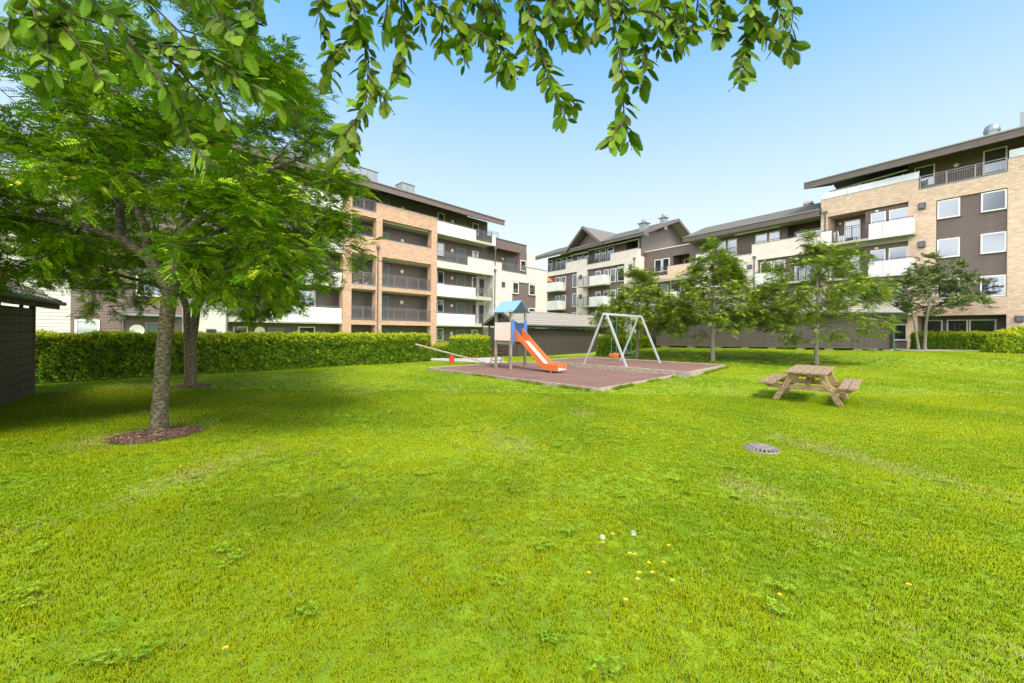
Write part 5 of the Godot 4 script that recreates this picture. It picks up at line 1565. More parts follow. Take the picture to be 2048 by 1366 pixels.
func drain_cover() -> void:
	var y := ground_h(3.46, -5.49)
	var b := thing("drain_cover", "domed pale iron drain grate lying in the lawn", "drain", Transform3D(Basis.from_scale(Vector3(0.80, 1.05, 0.80)), Vector3(3.46, y - 0.004, -5.49)))
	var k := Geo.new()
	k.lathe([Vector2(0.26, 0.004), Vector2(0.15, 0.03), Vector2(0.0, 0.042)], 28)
	put("dark_shaft_cap", k, M["black"], b)  # black cap below the ribs, painted as the darkness of the hole
	var g := Geo.new()
	g.lathe([Vector2(0.285, -0.01), Vector2(0.28, 0.02), Vector2(0.262, 0.03), Vector2(0.255, 0.0)], 36)
	g.lathe([Vector2(0.085, 0.05), Vector2(0.085, 0.075), Vector2(0.05, 0.082), Vector2(0.0, 0.084)], 24)
	g.lathe([Vector2(0.18, 0.03), Vector2(0.18, 0.062), Vector2(0.155, 0.066), Vector2(0.15, 0.03)], 30)
	put("rim", g, M["iron"], b)
	for i in 24:
		var a := TAU * i / 24.0
		var d := Vector3(cos(a), 0, sin(a))
		var s := Vector3(-d.z, 0, d.x)
		var r := Geo.new()
		r.hexa([d * 0.08 - s * 0.008 + Vector3.UP * 0.045, d * 0.262 - s * 0.011 + Vector3.UP * 0.0, d * 0.262 + s * 0.011 + Vector3.UP * 0.0, d * 0.08 + s * 0.008 + Vector3.UP * 0.045, d * 0.08 - s * 0.008 + Vector3.UP * 0.077, d * 0.262 - s * 0.011 + Vector3.UP * 0.040, d * 0.262 + s * 0.011 + Vector3.UP * 0.040, d * 0.08 + s * 0.008 + Vector3.UP * 0.077])
		put("rib", r, M["iron"], b)

func mulch_bed(at: Vector2, rx: float, rz: float, turn: float, label: String, chips: int) -> void:
	var y := ground_h(at.x, at.y)
	var b := thing("mulch_bed", label, "mulch", Transform3D(Basis(Vector3.UP, turn), Vector3(at.x, y, at.y)), "bark mulch round the rowan trunks")
	var g := Geo.new()
	var c := Vector3(0, 0.055, 0)
	for k in 40:
		var p := []
		for e in [k, k + 1]:
			var a: float = TAU * (e % 40) / 40.0
			var w := 1.0 + 0.10 * sin(a * 3.0 + 1.0) + 0.06 * sin(a * 7.0)
			p.append(Vector3(cos(a) * rx * w, 0.004, sin(a) * rz * w))
		g.poly([c, p[0].lerp(c, 0.5) + Vector3.UP * 0.012, p[1].lerp(c, 0.5) + Vector3.UP * 0.012], Vector3.UP)
		g.poly([p[0], p[1], p[1].lerp(c, 0.5) + Vector3.UP * 0.012, p[0].lerp(c, 0.5) + Vector3.UP * 0.012], Vector3.UP)
	put("soil", g, M["mulch"], b)
	var ch := Geo.new()
	ch.cbox(Transform3D(), Vector3(0.045, 0.006, 0.014), 0.002)
	var cm := StandardMaterial3D.new()
	cm.vertex_color_use_as_albedo = true
	cm.roughness = 0.95
	var buf := PackedFloat32Array()
	for k in chips:
		var a := rng.randf() * TAU
		var r := sqrt(rng.randf()) * 1.04
		var p := Vector3(cos(a) * rx * r, 0.012 + 0.05 * (1.0 - r) + rng.randf() * 0.012, sin(a) * rz * r)
		var w := rng.randf()
		var col := Color(0.05, 0.024, 0.015).lerp(Color(0.20, 0.11, 0.07), w * w)
		if rng.randf() < 0.06: col = Color(0.36, 0.27, 0.17)
		push(buf, Basis.from_euler(Vector3(rng.randf_range(-0.4, 0.4), rng.randf() * TAU, rng.randf_range(-0.4, 0.4))).scaled(Vector3.ONE * rng.randf_range(0.5, 1.3)), p, col)
	multi("bark_chips", ch.mesh(cm), buf, b)


# ------------------------------------------------------------------ trees
func rowan_leaf(sd: int) -> ArrayMesh:      # a feathered leaf of 13 leaflets along x, drooping
	var r := RandomNumberGenerator.new()
	r.seed = sd
	var g := Geo.new()
	var bend := r.randf_range(0.10, 0.35)
	for i in 7:
		var f := (i + 1.0) / 7.0
		var x := 0.03 + 0.125 * f
		var y := -bend * x * x * 7.0
		for s in ([-1, 1] if i < 6 else [0]):
			var l := 0.047 * (1.0 - 0.35 * absf(f - 0.5)) * r.randf_range(0.88, 1.1)
			var dir := Vector3(0.42, -0.12, 0.9 * s).normalized() if s != 0 else Vector3(1, -0.2, 0).normalized()
			var o := Vector3(x, y, 0)
			var nn := (Vector3.UP + Vector3(r.randfn(), 0, r.randfn()) * 0.22 - dir * 0.15).normalized()
			var side := dir.cross(nn).normalized() * l * 0.17
			var k := r.randf_range(0.85, 1.15)
			g.tint = Color(k, k, k)
			var a := o + dir * l * 0.30
			var b := o + dir * l * 0.72
			var e := o + dir * l
			g.tri_n(o, a + side, a - side, nn, nn, nn)
			g.tri_n(a + side, b + side * 0.85, b - side * 0.85, nn, nn, nn)
			g.tri_n(a + side, b - side * 0.85, a - side, nn, nn, nn)
			g.tri_n(b + side * 0.85, e, b - side * 0.85, nn, nn, nn)
	g.tint = Color(0.9, 0.7, 0.6)
	var q := Vector3(0.0, 0.0, 0.0012)
	g.poly([q, Vector3(0.155, -bend * 0.155 * 0.155 * 7.0, 0), -q], Vector3.UP)
	return g.mesh(M["leaf"])

func simple_leaf_spray(sd: int) -> ArrayMesh:     # short twig with eight oval grey-green leaves
	var r := RandomNumberGenerator.new()
	r.seed = sd
	var g := Geo.new()
	for i in 8:
		var o := Vector3(0.02 + i * 0.016, 0, 0)
		var dir := Vector3(0.5, r.randf_range(-0.6, 0.4), (1 if i % 2 else -1) * r.randf_range(0.5, 1.0)).normalized()
		var l := r.randf_range(0.06, 0.085)
		var nn := (Vector3.UP + Vector3(r.randfn(), 0, r.randfn()) * 0.5).normalized()
		var side := dir.cross(nn).normalized() * l * 0.3
		var k := r.randf_range(0.8, 1.2)
		g.tint = Color(k, k, k)
		g.tri_n(o, o + dir * l * 0.5 + side, o + dir * l * 0.5 - side, nn, nn, nn)
		g.tri_n(o + dir * l * 0.5 + side, o + dir * l, o + dir * l * 0.5 - side, nn, nn, nn)
	return g.mesh(M["leaf"])

func bent(a: Vector3, b: Vector3, sag: float, n: int, r: RandomNumberGenerator, wob: float) -> Array:
	var out := []
	var side := Vector3(r.randfn(), r.randfn() * 0.5, r.randfn()) * wob * a.distance_to(b)
	for i in n + 1:
		var f := float(i) / n
		out.append(a.lerp(b, f) + (Vector3.UP * sag + side) * sin(f * PI) + Vector3(r.randfn(), r.randfn(), r.randfn()) * wob * 0.15 * a.distance_to(b) * (1.0 if i > 0 and i < n else 0.0))
	return out

# limbs: [[points], [radii]]; blobs: [centre, radii, share of the boughs]
func tree(called: String, label: String, at: Vector3, sd: int, limbs: Array, blobs: Array, boughs: int, twigs: int, per_twig: int, leaf_scale: float, kind: String, cols: Array, bark: String, group := "") -> void:
	var r := RandomNumberGenerator.new()
	r.seed = sd
	var b := thing(called, label, "tree", Transform3D(Basis(), at), group)
	var tr := Geo.new()
	var nodes := []
	for l in limbs:
		tr.tube(l[0], l[1], 14 if l[1][0] > 0.09 else 9, true, 0.03)
		for i in l[0].size():
			if l[0][i].y > 0.9:
				nodes.append([l[0][i], l[1][i]])
	put("trunk", tr, M[bark], b)
	var br := Geo.new()
	var leaves := [PackedFloat32Array(), PackedFloat32Array(), PackedFloat32Array()]
	for k in boughs:
		var f := r.randf()
		var blob = blobs[-1]
		for q in blobs:
			if f < q[2]:
				blob = q
				break
			f -= q[2]
		var d := Vector3(r.randfn(), r.randfn(), r.randfn()).normalized()
		var tgt: Vector3 = blob[0] + d * blob[1] * (0.35 + 0.65 * sqrt(r.randf()))
		if Vector2(tgt.x - 0.2, tgt.z).length() < 1.0 and tgt.y < 3.5: tgt.y += 1.4      # the fork stays open to view
		var best = nodes[0]
		var bd := 1e9
		for n in nodes:
			var dist: float = n[0].distance_to(tgt) + maxf(0.0, n[0].y - tgt.y) * 0.9 + r.randf() * 0.25
			if dist < bd:
				bd = dist
				best = n
		var len: float = best[0].distance_to(tgt)
		var pts := bent(best[0], tgt, 0.08 * len, 5, r, 0.07)
		var r0 := minf(best[1] * 0.55, 0.010 + 0.010 * len)
		br.tube(pts, [r0, r0 * 0.85, r0 * 0.7, r0 * 0.55, r0 * 0.42, r0 * 0.3], 6, false)
		if nodes.size() < 220: nodes.append([pts[3], r0])
		for j in twigs:
			var fa := r.randf_range(0.35, 1.0)
			var i0 := mini(int(fa * 5.0), 4)
			var s: Vector3 = pts[i0].lerp(pts[i0 + 1], fa * 5.0 - i0) if fa < 1.0 else pts[5]
			var outw: Vector3 = (s - blob[0]) * Vector3(1, 0.6, 1)
			var td: Vector3 = (outw.normalized() * 0.7 + Vector3(r.randfn(), r.randfn() * 0.55 + 0.1, r.randfn()) * 0.75).normalized()
			var tl := r.randf_range(0.25, 0.55)
			var e := s + td * tl
			e.y -= tl * 0.12
			var tp := bent(s, e, 0.03, 2, r, 0.08)
			br.tube(tp, [0.0055, 0.004, 0.002], 4, false)
			for m in per_twig:
				var g := r.randf_range(0.2, 1.05)
				var lp: Vector3 = s.lerp(e, g)
				var ang := r.randf() * TAU
				var ld := (td * 0.55 + Vector3(cos(ang), r.randf_range(-0.35, 0.35), sin(ang)) * 0.8).normalized()
				var up := (Vector3.UP + Vector3(r.randfn(), 0, r.randfn()) * 0.33).normalized()
				var z := ld.cross(up).normalized()
				up = z.cross(ld)
				var c: Color = cols[0].lerp(cols[1], clampf(r.randfn(0.42, 0.28), 0.0, 1.0))
				if r.randf() < 0.08: c = cols[2]
				var sc := leaf_scale * r.randf_range(0.75, 1.15)
				push(leaves[r.randi_range(0, 2)], Basis(ld, up, z).scaled_local(Vector3.ONE * sc), lp, c)
	put("branches", br, M["twig"] if bark == "bark" else M[bark], b)
	for i in 3:
		multi("crown", rowan_leaf(10 + i) if kind == "rowan" else simple_leaf_spray(20 + i), leaves[i], b)

func make_trees() -> void:
	var green := [Color(0.095, 0.225, 0.010), Color(0.290, 0.440, 0.018), Color(0.41, 0.49, 0.03)]
	var fresh := [Color(0.140, 0.240, 0.018), Color(0.310, 0.420, 0.032), Color(0.42, 0.40, 0.07)]
	var greyg := [Color(0.120, 0.175, 0.050), Color(0.26, 0.315, 0.115), Color(0.34, 0.36, 0.19)]
	# front rowan: leaning trunk that forks at 2.4 m
	var y1 := ground_h(-5.14, -5.81)
	tree("rowan_tree", "big rowan with a leaning forked trunk standing in bark mulch beside the shed", Vector3(-5.14, y1, -5.81), 11, [
		[[Vector3(-0.02, -0.08, 0), Vector3(0.0, 0.12, 0), Vector3(0.03, 0.6, 0.0), Vector3(0.07, 1.2, 0.02), Vector3(0.11, 1.8, 0.0), Vector3(0.16, 2.35, -0.02)], [0.16, 0.108, 0.093, 0.088, 0.090, 0.096]],
		[[Vector3(0.10, 2.15, 0.0), Vector3(-0.12, 2.55, 0.06), Vector3(-0.45, 2.82, 0.15), Vector3(-0.85, 2.95, 0.3), Vector3(-1.5, 3.05, 0.45), Vector3(-2.4, 3.0, 0.5)], [0.085, 0.075, 0.062, 0.048, 0.034, 0.016]],
		[[Vector3(0.18, 2.25, 0.0), Vector3(0.24, 2.7, 0.0), Vector3(0.30, 3.1, -0.05), Vector3(0.42, 3.6, -0.15), Vector3(0.55, 4.2, -0.2), Vector3(0.6, 5.0, -0.2)], [0.092, 0.082, 0.070, 0.054, 0.036, 0.014]],
		[[Vector3(-0.12, 2.5, 0.05), Vector3(-0.15, 3.0, 0.1), Vector3(-0.3, 3.5, 0.2), Vector3(-0.35, 4.1, 0.3), Vector3(-0.5, 4.9, 0.3)], [0.06, 0.052, 0.042, 0.03, 0.012]],
		[[Vector3(0.26, 2.8, 0.0), Vector3(0.55, 2.98, 0.15), Vector3(1.1, 3.15, 0.4), Vector3(1.9, 3.2, 0.6)], [0.07, 0.055, 0.04, 0.018]],
		[[Vector3(0.3, 3.2, -0.05), Vector3(0.8, 3.6, -0.2), Vector3(1.4, 4.0, -0.3), Vector3(2.2, 4.3, -0.3)], [0.07, 0.05, 0.035, 0.015]],
		[[Vector3(0.2, 2.5, -0.05), Vector3(0.1, 2.9, -0.6), Vector3(-0.1, 3.3, -1.3), Vector3(-0.2, 3.6, -2.0)], [0.07, 0.055, 0.035, 0.015]],
		[[Vector3(-0.45, 2.82, 0.15), Vector3(-0.8, 3.4, -0.2), Vector3(-1.4, 4.0, -0.5), Vector3(-2.0, 4.4, -0.6)], [0.06, 0.05, 0.035, 0.015]]],
		[[Vector3(0.0, 4.15, -0.3), Vector3(2.75, 2.15, 2.6), 0.50], [Vector3(-2.3, 4.2, 0.2), Vector3(2.4, 2.1, 2.1), 0.28], [Vector3(-2.6, 2.9, 0.3), Vector3(1.6, 0.8, 1.5), 0.10], [Vector3(1.55, 2.75, 0.0), Vector3(1.4, 0.7, 1.6), 0.16]], 290, 10, 12, 1.12, "rowan", green, "bark", "big rowans beside the hedge")
	var y2 := ground_h(-8.53, -10.57)
	tree("rowan_tree", "big rowan with two fused stems standing close to the long hedge", Vector3(-8.53, y2, -10.57), 12, [
		[[Vector3(-0.05, -0.08, 0), Vector3(-0.05, 0.3, 0), Vector3(-0.075, 1.2, 0), Vector3(-0.12, 2.1, 0), Vector3(-0.35, 2.9, 0.1), Vector3(-0.7, 3.8, 0.2), Vector3(-1.0, 4.8, 0.2)], [0.12, 0.092, 0.085, 0.08, 0.065, 0.045, 0.015]],
		[[Vector3(0.07, -0.08, 0.03), Vector3(0.065, 0.3, 0.03), Vector3(0.08, 1.2, 0.03), Vector3(0.16, 2.2, 0.0), Vector3(0.35, 3.0, -0.1), Vector3(0.6, 4.0, -0.2), Vector3(0.8, 5.2, -0.2)], [0.13, 0.10, 0.094, 0.09, 0.072, 0.05, 0.015]],
		[[Vector3(0.18, 2.3, 0.0), Vector3(0.7, 2.65, 0.3), Vector3(1.4, 2.7, 0.5), Vector3(2.2, 2.6, 0.6)], [0.075, 0.055, 0.04, 0.015]],
		[[Vector3(-0.2, 2.4, 0.0), Vector3(-0.8, 2.7, 0.3), Vector3(-1.6, 2.9, 0.5), Vector3(-2.4, 3.0, 0.5)], [0.07, 0.055, 0.035, 0.015]],
		[[Vector3(0.3, 2.9, -0.1), Vector3(0.9, 3.5, 0.2), Vector3(1.7, 3.9, 0.3)], [0.06, 0.045, 0.015]]],
		[[Vector3(0.1, 4.7, 0.0), Vector3(3.5, 2.5, 2.6), 0.60], [Vector3(-2.2, 2.9, 0.3), Vector3(2.2, 0.9, 1.7), 0.18], [Vector3(1.9, 3.0, 0.3), Vector3(2.0, 1.1, 1.7), 0.28]], 230, 9, 12, 1.25, "rowan", green, "bark", "big rowans beside the hedge")
	for q in [
		[Vector2(6.94, -22.0), 21, 4.5, 2.6, 1.0, "small rowan with a slim trunk behind the swing set"],
		[Vector2(9.4, -18.6), 22, 5.3, 2.35, 0.9, "small rowan on the bank with a leafless pointed top shoot"],
		[Vector2(13.55, -17.7), 23, 5.7, 3.2, 1.2, "wide small rowan on the bank behind the picnic table"]]:
		var y: float = ground_h(q[0].x, q[0].y)
		var h: float = q[2]
		var w: float = q[3]
		var limbs := [[[Vector3(0, -0.06, 0), Vector3(0.0, 0.15, 0), Vector3(-0.02, 1.2, 0), Vector3(0.02, h * 0.45, 0.03), Vector3(0.0, h * 0.7, 0.0), Vector3(-0.05, h, 0.0)], [0.13, 0.092, 0.082, 0.065, 0.035, 0.008]]]
		var r := RandomNumberGenerator.new()
		r.seed = q[1]
		for k in 7:
			var a := TAU * k / 7.0 + r.randf() * 0.6
			var s := Vector3(0, 1.35 + 0.22 * k, 0)
			var e := s + Vector3(cos(a) * w * 0.75, r.randf_range(0.1, 0.9), sin(a) * w * 0.75)
			limbs.append([bent(s, e, 0.15, 3, r, 0.05), [0.045, 0.034, 0.022, 0.010]])
		tree("rowan_tree", q[5], Vector3(q[0].x, y, q[0].y), q[1], limbs, [[Vector3(0, h * 0.44, 0), Vector3(w, h * 0.25, w * 0.85), 0.56], [Vector3(0, h * 0.64, 0), Vector3(w * 0.76, h * 0.26, w * 0.7), 0.40], [Vector3(-0.1, h * 0.93, 0), Vector3(0.25, h * 0.12, 0.25), 0.04]], 190, 9, 11, 1.25, "rowan", fresh, "bark_pale", "small rowans on the bank")
	var y6 := ground_h(26.1, -25.4)
	tree("whitebeam_tree", "grey-green tree with two slim stems in front of the pale brick block", Vector3(26.0, y6, -25.3), 31, [
		[[Vector3(0.25, -0.06, 0), Vector3(0.25, 0.3, 0), Vector3(0.30, 1.6, 0), Vector3(0.5, 3.0, 0), Vector3(0.7, 4.4, 0), Vector3(0.9, 5.8, 0)], [0.12, 0.085, 0.075, 0.06, 0.04, 0.01]],
		[[Vector3(-0.35, -0.06, 0.2), Vector3(-0.38, 0.3, 0.2), Vector3(-0.6, 1.6, 0.2), Vector3(-0.9, 3.0, 0.2), Vector3(-1.3, 4.2, 0.2)], [0.10, 0.07, 0.06, 0.045, 0.012]],
		[[Vector3(0.4, 2.3, 0), Vector3(1.5, 3.0, 0.4), Vector3(3.0, 3.3, 0.6)], [0.06, 0.04, 0.015]],
		[[Vector3(-0.8, 2.6, 0.2), Vector3(-1.8, 3.1, 0.4), Vector3(-2.6, 3.3, 0.4)], [0.05, 0.035, 0.015]]],
		[[Vector3(0.2, 3.7, 0.2), Vector3(3.1, 1.5, 2.2), 0.75], [Vector3(0.9, 5.0, 0), Vector3(1.5, 1.1, 1.2), 0.2], [Vector3(2.6, 3.0, 0.4), Vector3(1.4, 0.4, 0.8), 0.05]], 130, 10, 10, 0.95, "oval", greyg, "bark_pale")

func toothed_leaf(sd: int) -> ArrayMesh:       # whitebeam leaf along +x, 1 m long before scaling; folded on the midrib, saw-toothed
	var r := RandomNumberGenerator.new()
	r.seed = sd
	var g := Geo.new()
	var fold := r.randf_range(0.06, 0.22)
	var curl := r.randf_range(-0.35, 0.1)
	var n := 11
	for s in [-1, 1]:
		var edge := []
		var rib := []
		for i in n + 1:
			var f := float(i) / n
			var w := 0.225 * pow(sin(pow(f, 0.9) * PI), 0.8) * (1.0 + 0.06 * r.randfn())
			var y := curl * f * f * 0.5
			rib.append(Vector3(0.12 + f * 0.88, y, 0))
			edge.append([Vector3(0.12 + f * 0.88, y + fold * w * 1.6, s * w * 0.84), Vector3(0.12 + f * 0.88 + 0.055, y + fold * w * 1.8, s * (w + 0.03 * sin(f * PI)))])
		for i in n:
			var up := Vector3(0, 1, -s * fold * 1.5).normalized()
			# veins show as alternating strips along the leaf
			g.tint = Color(0.93, 0.95, 0.9) if i % 2 else Color(1.05, 1.04, 1.05)
			g.tri_n(rib[i], edge[i][0], edge[i][1], up, up, up)
			g.tri_n(rib[i], edge[i][1], edge[i + 1][0], up, up, up)
			g.tri_n(rib[i], edge[i + 1][0], rib[i + 1], up, up, up)
	g.tint = Color(1.3, 1.2, 0.9)
	g.tube([Vector3(0, 0, 0), Vector3(0.12, 0, 0), Vector3(0.6, curl * 0.14, 0.0)], [0.012, 0.012, 0.004], 4, false)
	return g.mesh(M["leaf"])

func overhanging_tree() -> void:
	var r := RandomNumberGenerator.new()
	r.seed = 404
	var b := thing("whitebeam_tree", "whitebeam with drooping twigs of saw-toothed leaves hanging into the sky", "tree", Transform3D(Basis(), Vector3(-1.1, 0, 2.2)))
	var o := Vector3(-1.1, 0, 2.2)
	var tr := Geo.new()
	tr.tube([Vector3(0, -0.1, 0), Vector3(0, 0.2, 0), Vector3(0.05, 1.4, -0.05), Vector3(0.1, 2.6, -0.15)], [0.26, 0.19, 0.16, 0.15], 14, true, 0.03)
	var hubs := [Vector3(-2.3, 3.35, -1.35), Vector3(-0.9, 3.55, -1.5), Vector3(0.0, 3.75, -1.5), Vector3(0.75, 3.7, -1.55), Vector3(1.5, 3.55, -1.65)]
	for h in hubs:
		var s := Vector3(0.1, 2.5, -0.15)
		var e: Vector3 = h - o
		tr.tube([s, s.lerp(e, 0.3) + Vector3(0, 0.45, 0), s.lerp(e, 0.65) + Vector3(0, 0.35, 0), e], [0.085, 0.06, 0.04, 0.018], 10)
	put("trunk", tr, M["bark"], b)
	# twigs, traced where they hang; distance along the view axis from the size of their leaves
	var tw := [
		[1.75, [690, -40], [712, 40], [728, 72], [737, 115], [735, 165], [731, 212], [705, 262], [686, 322]],
		[1.75, [728, 72], [690, 85], [668, 110], [652, 150]], [1.75, [735, 150], [752, 175], [775, 205]], [1.7, [716, 235], [690, 268], [655, 285]],
		[1.9, [825, -30], [880, 18], [932, 48], [978, 78], [1012, 112], [1032, 150]], [1.95, [800, -20], [806, 40], [812, 90], [800, 140], [790, 160]], [1.9, [880, 18], [885, 60], [880, 100]], [1.95, [932, 48], [925, 95], [930, 130]],
		[1.9, [1038, -20], [1066, 50], [1082, 105], [1100, 160], [1118, 205], [1132, 240]], [1.9, [985, -30], [995, 40], [1003, 105], [998, 150]], [1.9, [1100, 160], [1132, 190], [1150, 210]], [1.95, [1066, 50], [1100, 62], [1130, 60]],
		[1.85, [1205, -25], [1245, 20], [1262, 52], [1286, 88], [1290, 135], [1280, 170]], [1.8, [1218, 0], [1233, 70], [1246, 145], [1247, 205], [1249, 248], [1262, 288]], [1.85, [1245, 20], [1306, 24], [1340, 52], [1352, 85]], [1.8, [1249, 240], [1232, 258], [1222, 282]],
		[1.9, [1180, -30], [1165, 30], [1168, 85]], [1.85, [1400, -30], [1392, 30], [1378, 70], [1345, 100]], [1.9, [1500, -30], [1505, 28], [1500, 62], [1488, 100], [1476, 165]], [1.9, [1505, 28], [1535, 60], [1556, 85]], [1.9, [1540, -25], [1558, 15], [1572, 50]], [1.9, [1440, -20], [1448, 30], [1440, 70]], [1.85, [1310, -30], [1330, 20], [1350, 40]], [1.9, [1120, -30], [1140, 20], [1150, 60]], [1.9, [930, -30], [950, 10], [975, 30]],
		[1.55, [55, -30], [70, 30], [78, 48], [97, 64], [97, 130], [94, 190]], [1.6, [95, -20], [150, 30], [240, 62], [310, 88], [400, 100], [480, 145], [560, 195]], [1.6, [270, -25], [340, 45], [405, 108], [470, 152], [530, 190], [590, 225]], [1.55, [72, 15], [130, 55], [165, 100], [205, 160]], [1.6, [240, 62], [290, 120], [330, 170], [352, 225], [385, 290], [420, 325]], [1.65, [405, 108], [420, 165], [445, 215], [480, 260]], [1.6, [30, -20], [20, 40], [8, 100]], [1.6, [400, -30], [440, 30], [470, 70], [495, 110]], [1.65, [520, -30], [500, 30], [505, 70]], [1.6, [165, -30], [200, 20], [260, 50]], [1.65, [330, -30], [420, 0], [510, 30]], [1.6, [310, 88], [350, 130], [400, 190], [440, 240]]]
	var u := 648
	while u < 1590:
		tw.append([r.randf_range(1.82, 2.1), [u, -30], [u + r.randf_range(-12, 18), r.randf_range(15, 40)], [u + r.randf_range(-20, 30), r.randf_range(55, 115)]])
		u += 66
	var tg := Geo.new()
	var meshes := []
	for i in 6: meshes.append(toothed_leaf(50 + i))
	var mats := {}
	var count := 0
	var rest := PackedFloat32Array()
	var cols := [Color(0.075, 0.160, 0.006), Color(0.105, 0.200, 0.008), Color(0.145, 0.230, 0.010), Color(0.125, 0.175, 0.030), Color(0.058, 0.125, 0.006)]
	var tinted := []
	for c in cols:
		var m: StandardMaterial3D = M["leaf"].duplicate()
		m.albedo_color = Color(c.r, c.g, c.b).linear_to_srgb()
		m.backlight = Color(0.9, 1.0, 0.3)
		tinted.append(m)
	for t in tw:
		var pts := []
		for k in range(1, t.size()):
			pts.append(pixel(t[k][0], t[k][1], t[0] + r.randf_range(-0.03, 0.03) + 0.05 * k * r.randf_range(-0.5, 0.5)) - o)
		if t[1][1] < 0:
			var bestp: Vector3 = hubs[0] - o
			for h in hubs:
				if (h - o).distance_to(pts[0]) < bestp.distance_to(pts[0]): bestp = h - o
			pts.push_front(bestp.lerp(pts[0], 0.5) + Vector3(0, 0.1, 0))
			pts.push_front(bestp)
		var rad := []
		for k in pts.size(): rad.append(lerpf(0.0065, 0.0018, float(k) / (pts.size() - 1)))
		tg.tube(pts, rad, 6, false)
		# leaves every few centimetres, alternating
		var step := 0.0135 if t[0] > 1.69 else 0.020
		var side := 1.0
		for k in range(0, pts.size() - 1):
			var seg: Vector3 = pts[k + 1] - pts[k]
			var m := maxi(1, int(round(seg.length() / step)))
			for j in m:
				var at: Vector3 = pts[k].lerp(pts[k + 1], (j + r.randf()) / m)
				side = -side
				var sd := seg.normalized().cross(Vector3(0, 0, 1)).normalized() * side
				var dir := (sd * r.randf_range(0.3, 1.1) + seg.normalized() * r.randf_range(0.2, 0.9) + Vector3(0, -0.6, 0) + Vector3(r.randfn(), r.randfn(), r.randfn()) * 0.35).normalized()
				var nrm := (Vector3(r.randfn() * 0.5, 0.75, r.randfn() * 0.9)).normalized()
				var zz := dir.cross(nrm).normalized()
				nrm = zz.cross(dir)
				var sc := r.randf_range(0.052, 0.108)
				var bs := Basis(dir, nrm, zz).scaled_local(Vector3.ONE * sc)
				if count < 300:
					var lf := putm("leaf", meshes[r.randi_range(0, 5)], b, Transform3D(bs, at))
					lf.material_override = tinted[r.randi_range(0, 4)]
				else:
					push(rest, bs, at, cols[r.randi_range(0, 4)])
				count += 1
		# fruit cluster at the tip
		if r.randf() < 0.6:
			var e: Vector3 = pts[-1]
			for q in 9:
				var d := e + Vector3(r.randfn(), r.randfn() - 0.6, r.randfn()) * 0.018
				tg.tube([e, d], [0.0008, 0.0008], 3, false)
				tg.lathe([Vector2(0.0, -0.004), Vector2(0.004, 0.0), Vector2(0.0, 0.004)], 5, Transform3D(Basis(), d))
	for k in 1900:      # the rest of the crown, over and behind the viewer
		var d := Vector3(r.randfn(), r.randfn(), r.randfn()).normalized() * pow(r.randf(), 0.4)
		var at := Vector3(-0.3, 4.5, 1.7) + d * Vector3(3.3, 1.3, 2.7) - o
		if at.z + o.z < -0.9 or at.y < 3.3: continue
		push(rest, Basis.from_euler(Vector3(r.randf_range(-0.8, 0.8), r.randf() * TAU, r.randf_range(-0.8, 0.8))).scaled(Vector3.ONE * r.randf_range(0.08, 0.13)), at, cols[r.randi_range(0, 4)])
	put("twigs", tg, M["twig"], b)
	if rest.size(): multi("foliage", meshes[0], rest, b)
	print("overhang leaves ", count)


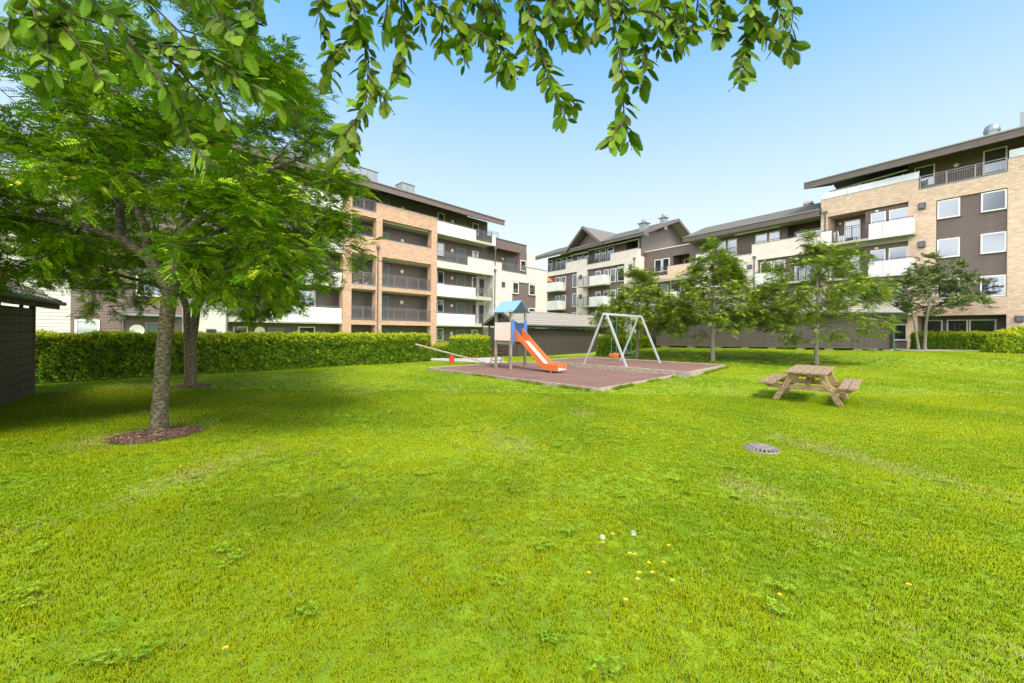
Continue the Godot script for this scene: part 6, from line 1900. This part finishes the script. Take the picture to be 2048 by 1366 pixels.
func _ready() -> void:
	# camera: level, 14 mm wide, horizon a little above the middle, slight roll
	var cam := Camera3D.new()
	cam.name = "camera"
	add_child(cam)
	cam.position = Vector3(0, EYE, 0)
	cam.rotation.z = 0.0105
	var near := 0.1
	cam.set_frustum(1366.0 / FPX * near, Vector2(0, -20.0 / FPX * near), near, 1500.0)
	cam.current = true
	# sky and light
	var sky_img := Image.create(512, 256, false, Image.FORMAT_RGBF)
	var stops := [[0.0, Color(0.90, 0.96, 1.0)], [0.10, Color(0.84, 0.93, 1.0)], [0.22, Color(0.70, 0.84, 0.99)], [0.36, Color(0.50, 0.71, 0.97)], [0.50, Color(0.30, 0.57, 0.95)], [0.64, Color(0.125, 0.42, 0.90)], [0.8, Color(0.08, 0.34, 0.84)], [1.0, Color(0.06, 0.29, 0.76)]]
	var cloud := FastNoiseLite.new()      # broken white clouds behind the viewer, as the windows mirror them
	cloud.seed = 3
	cloud.frequency = 1.1
	cloud.fractal_octaves = 5
	for j in 256:
		var el := (0.5 - (j + 0.5) / 256.0) * PI
		var y := sin(el)
		var c := Color(0.30, 0.36, 0.20)
		if y >= 0.0:
			for k in stops.size() - 1:
				if y <= stops[k + 1][0]:
					c = stops[k][1].lerp(stops[k + 1][1], (y - stops[k][0]) / (stops[k + 1][0] - stops[k][0]))
					break
		c = Color(c.r * 0.60 + 0.012, c.g * 0.60 + 0.006, c.b * 0.60)
		for i in 512:
			var az := (i + 0.5) / 512.0 * TAU
			var d := Vector3(sin(az) * cos(el), y, -cos(az) * cos(el))
			var cc := c
			if y > 0.0:
				var n := cloud.get_noise_3d(d.x / (y + 0.35), d.y * 0.5, d.z / (y + 0.35))
				var w := smooth(-0.28, 0.10, n) * smooth(-0.30, 0.25, d.z)
				cc = c.lerp(Color(2.5, 2.46, 2.4), w)
			sky_img.set_pixel(i, j, cc)
	var pano := PanoramaSkyMaterial.new()
	pano.panorama = ImageTexture.create_from_image(sky_img)
	var sky := Sky.new()
	sky.sky_material = pano
	var env := Environment.new()
	env.background_mode = Environment.BG_SKY
	env.sky = sky
	env.background_energy_multiplier = 1.0
	env.tonemap_mode = Environment.TONE_MAPPER_LINEAR
	env.tonemap_exposure = 2.0
	env.sdfgi_enabled = true
	env.ssao_enabled = true
	env.ssil_enabled = true
	var we := WorldEnvironment.new()
	we.name = "environment"
	we.environment = env
	add_child(we)
	var sun := DirectionalLight3D.new()
	sun.name = "sun"
	sun.light_energy = 0.78
	sun.light_color = Color(1.0, 0.95, 0.86)
	sun.light_angular_distance = 16.0
	sun.shadow_enabled = true
	add_child(sun)
	sun.look_at_from_position(Vector3(20, 80, 56), Vector3.ZERO)

	rng.seed = 2024
	make_materials()
	make_ground()
	left_block()
	gabled_block()
	terrace_wing()
	brick_tower()
	make_sheds()
	make_hedges()
	make_playground()
	picnic_table()
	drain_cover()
	mulch_bed(Vector2(-5.08, -5.72), 0.52, 0.42, 0.9, "brown bark mulch ring round the leaning rowan trunk", 1500)
	mulch_bed(Vector2(-8.5, -10.5), 0.48, 0.40, 0.3, "thin bark mulch patch round the two-stemmed rowan", 500)
	make_trees()
	overhanging_tree()
	make_grass()
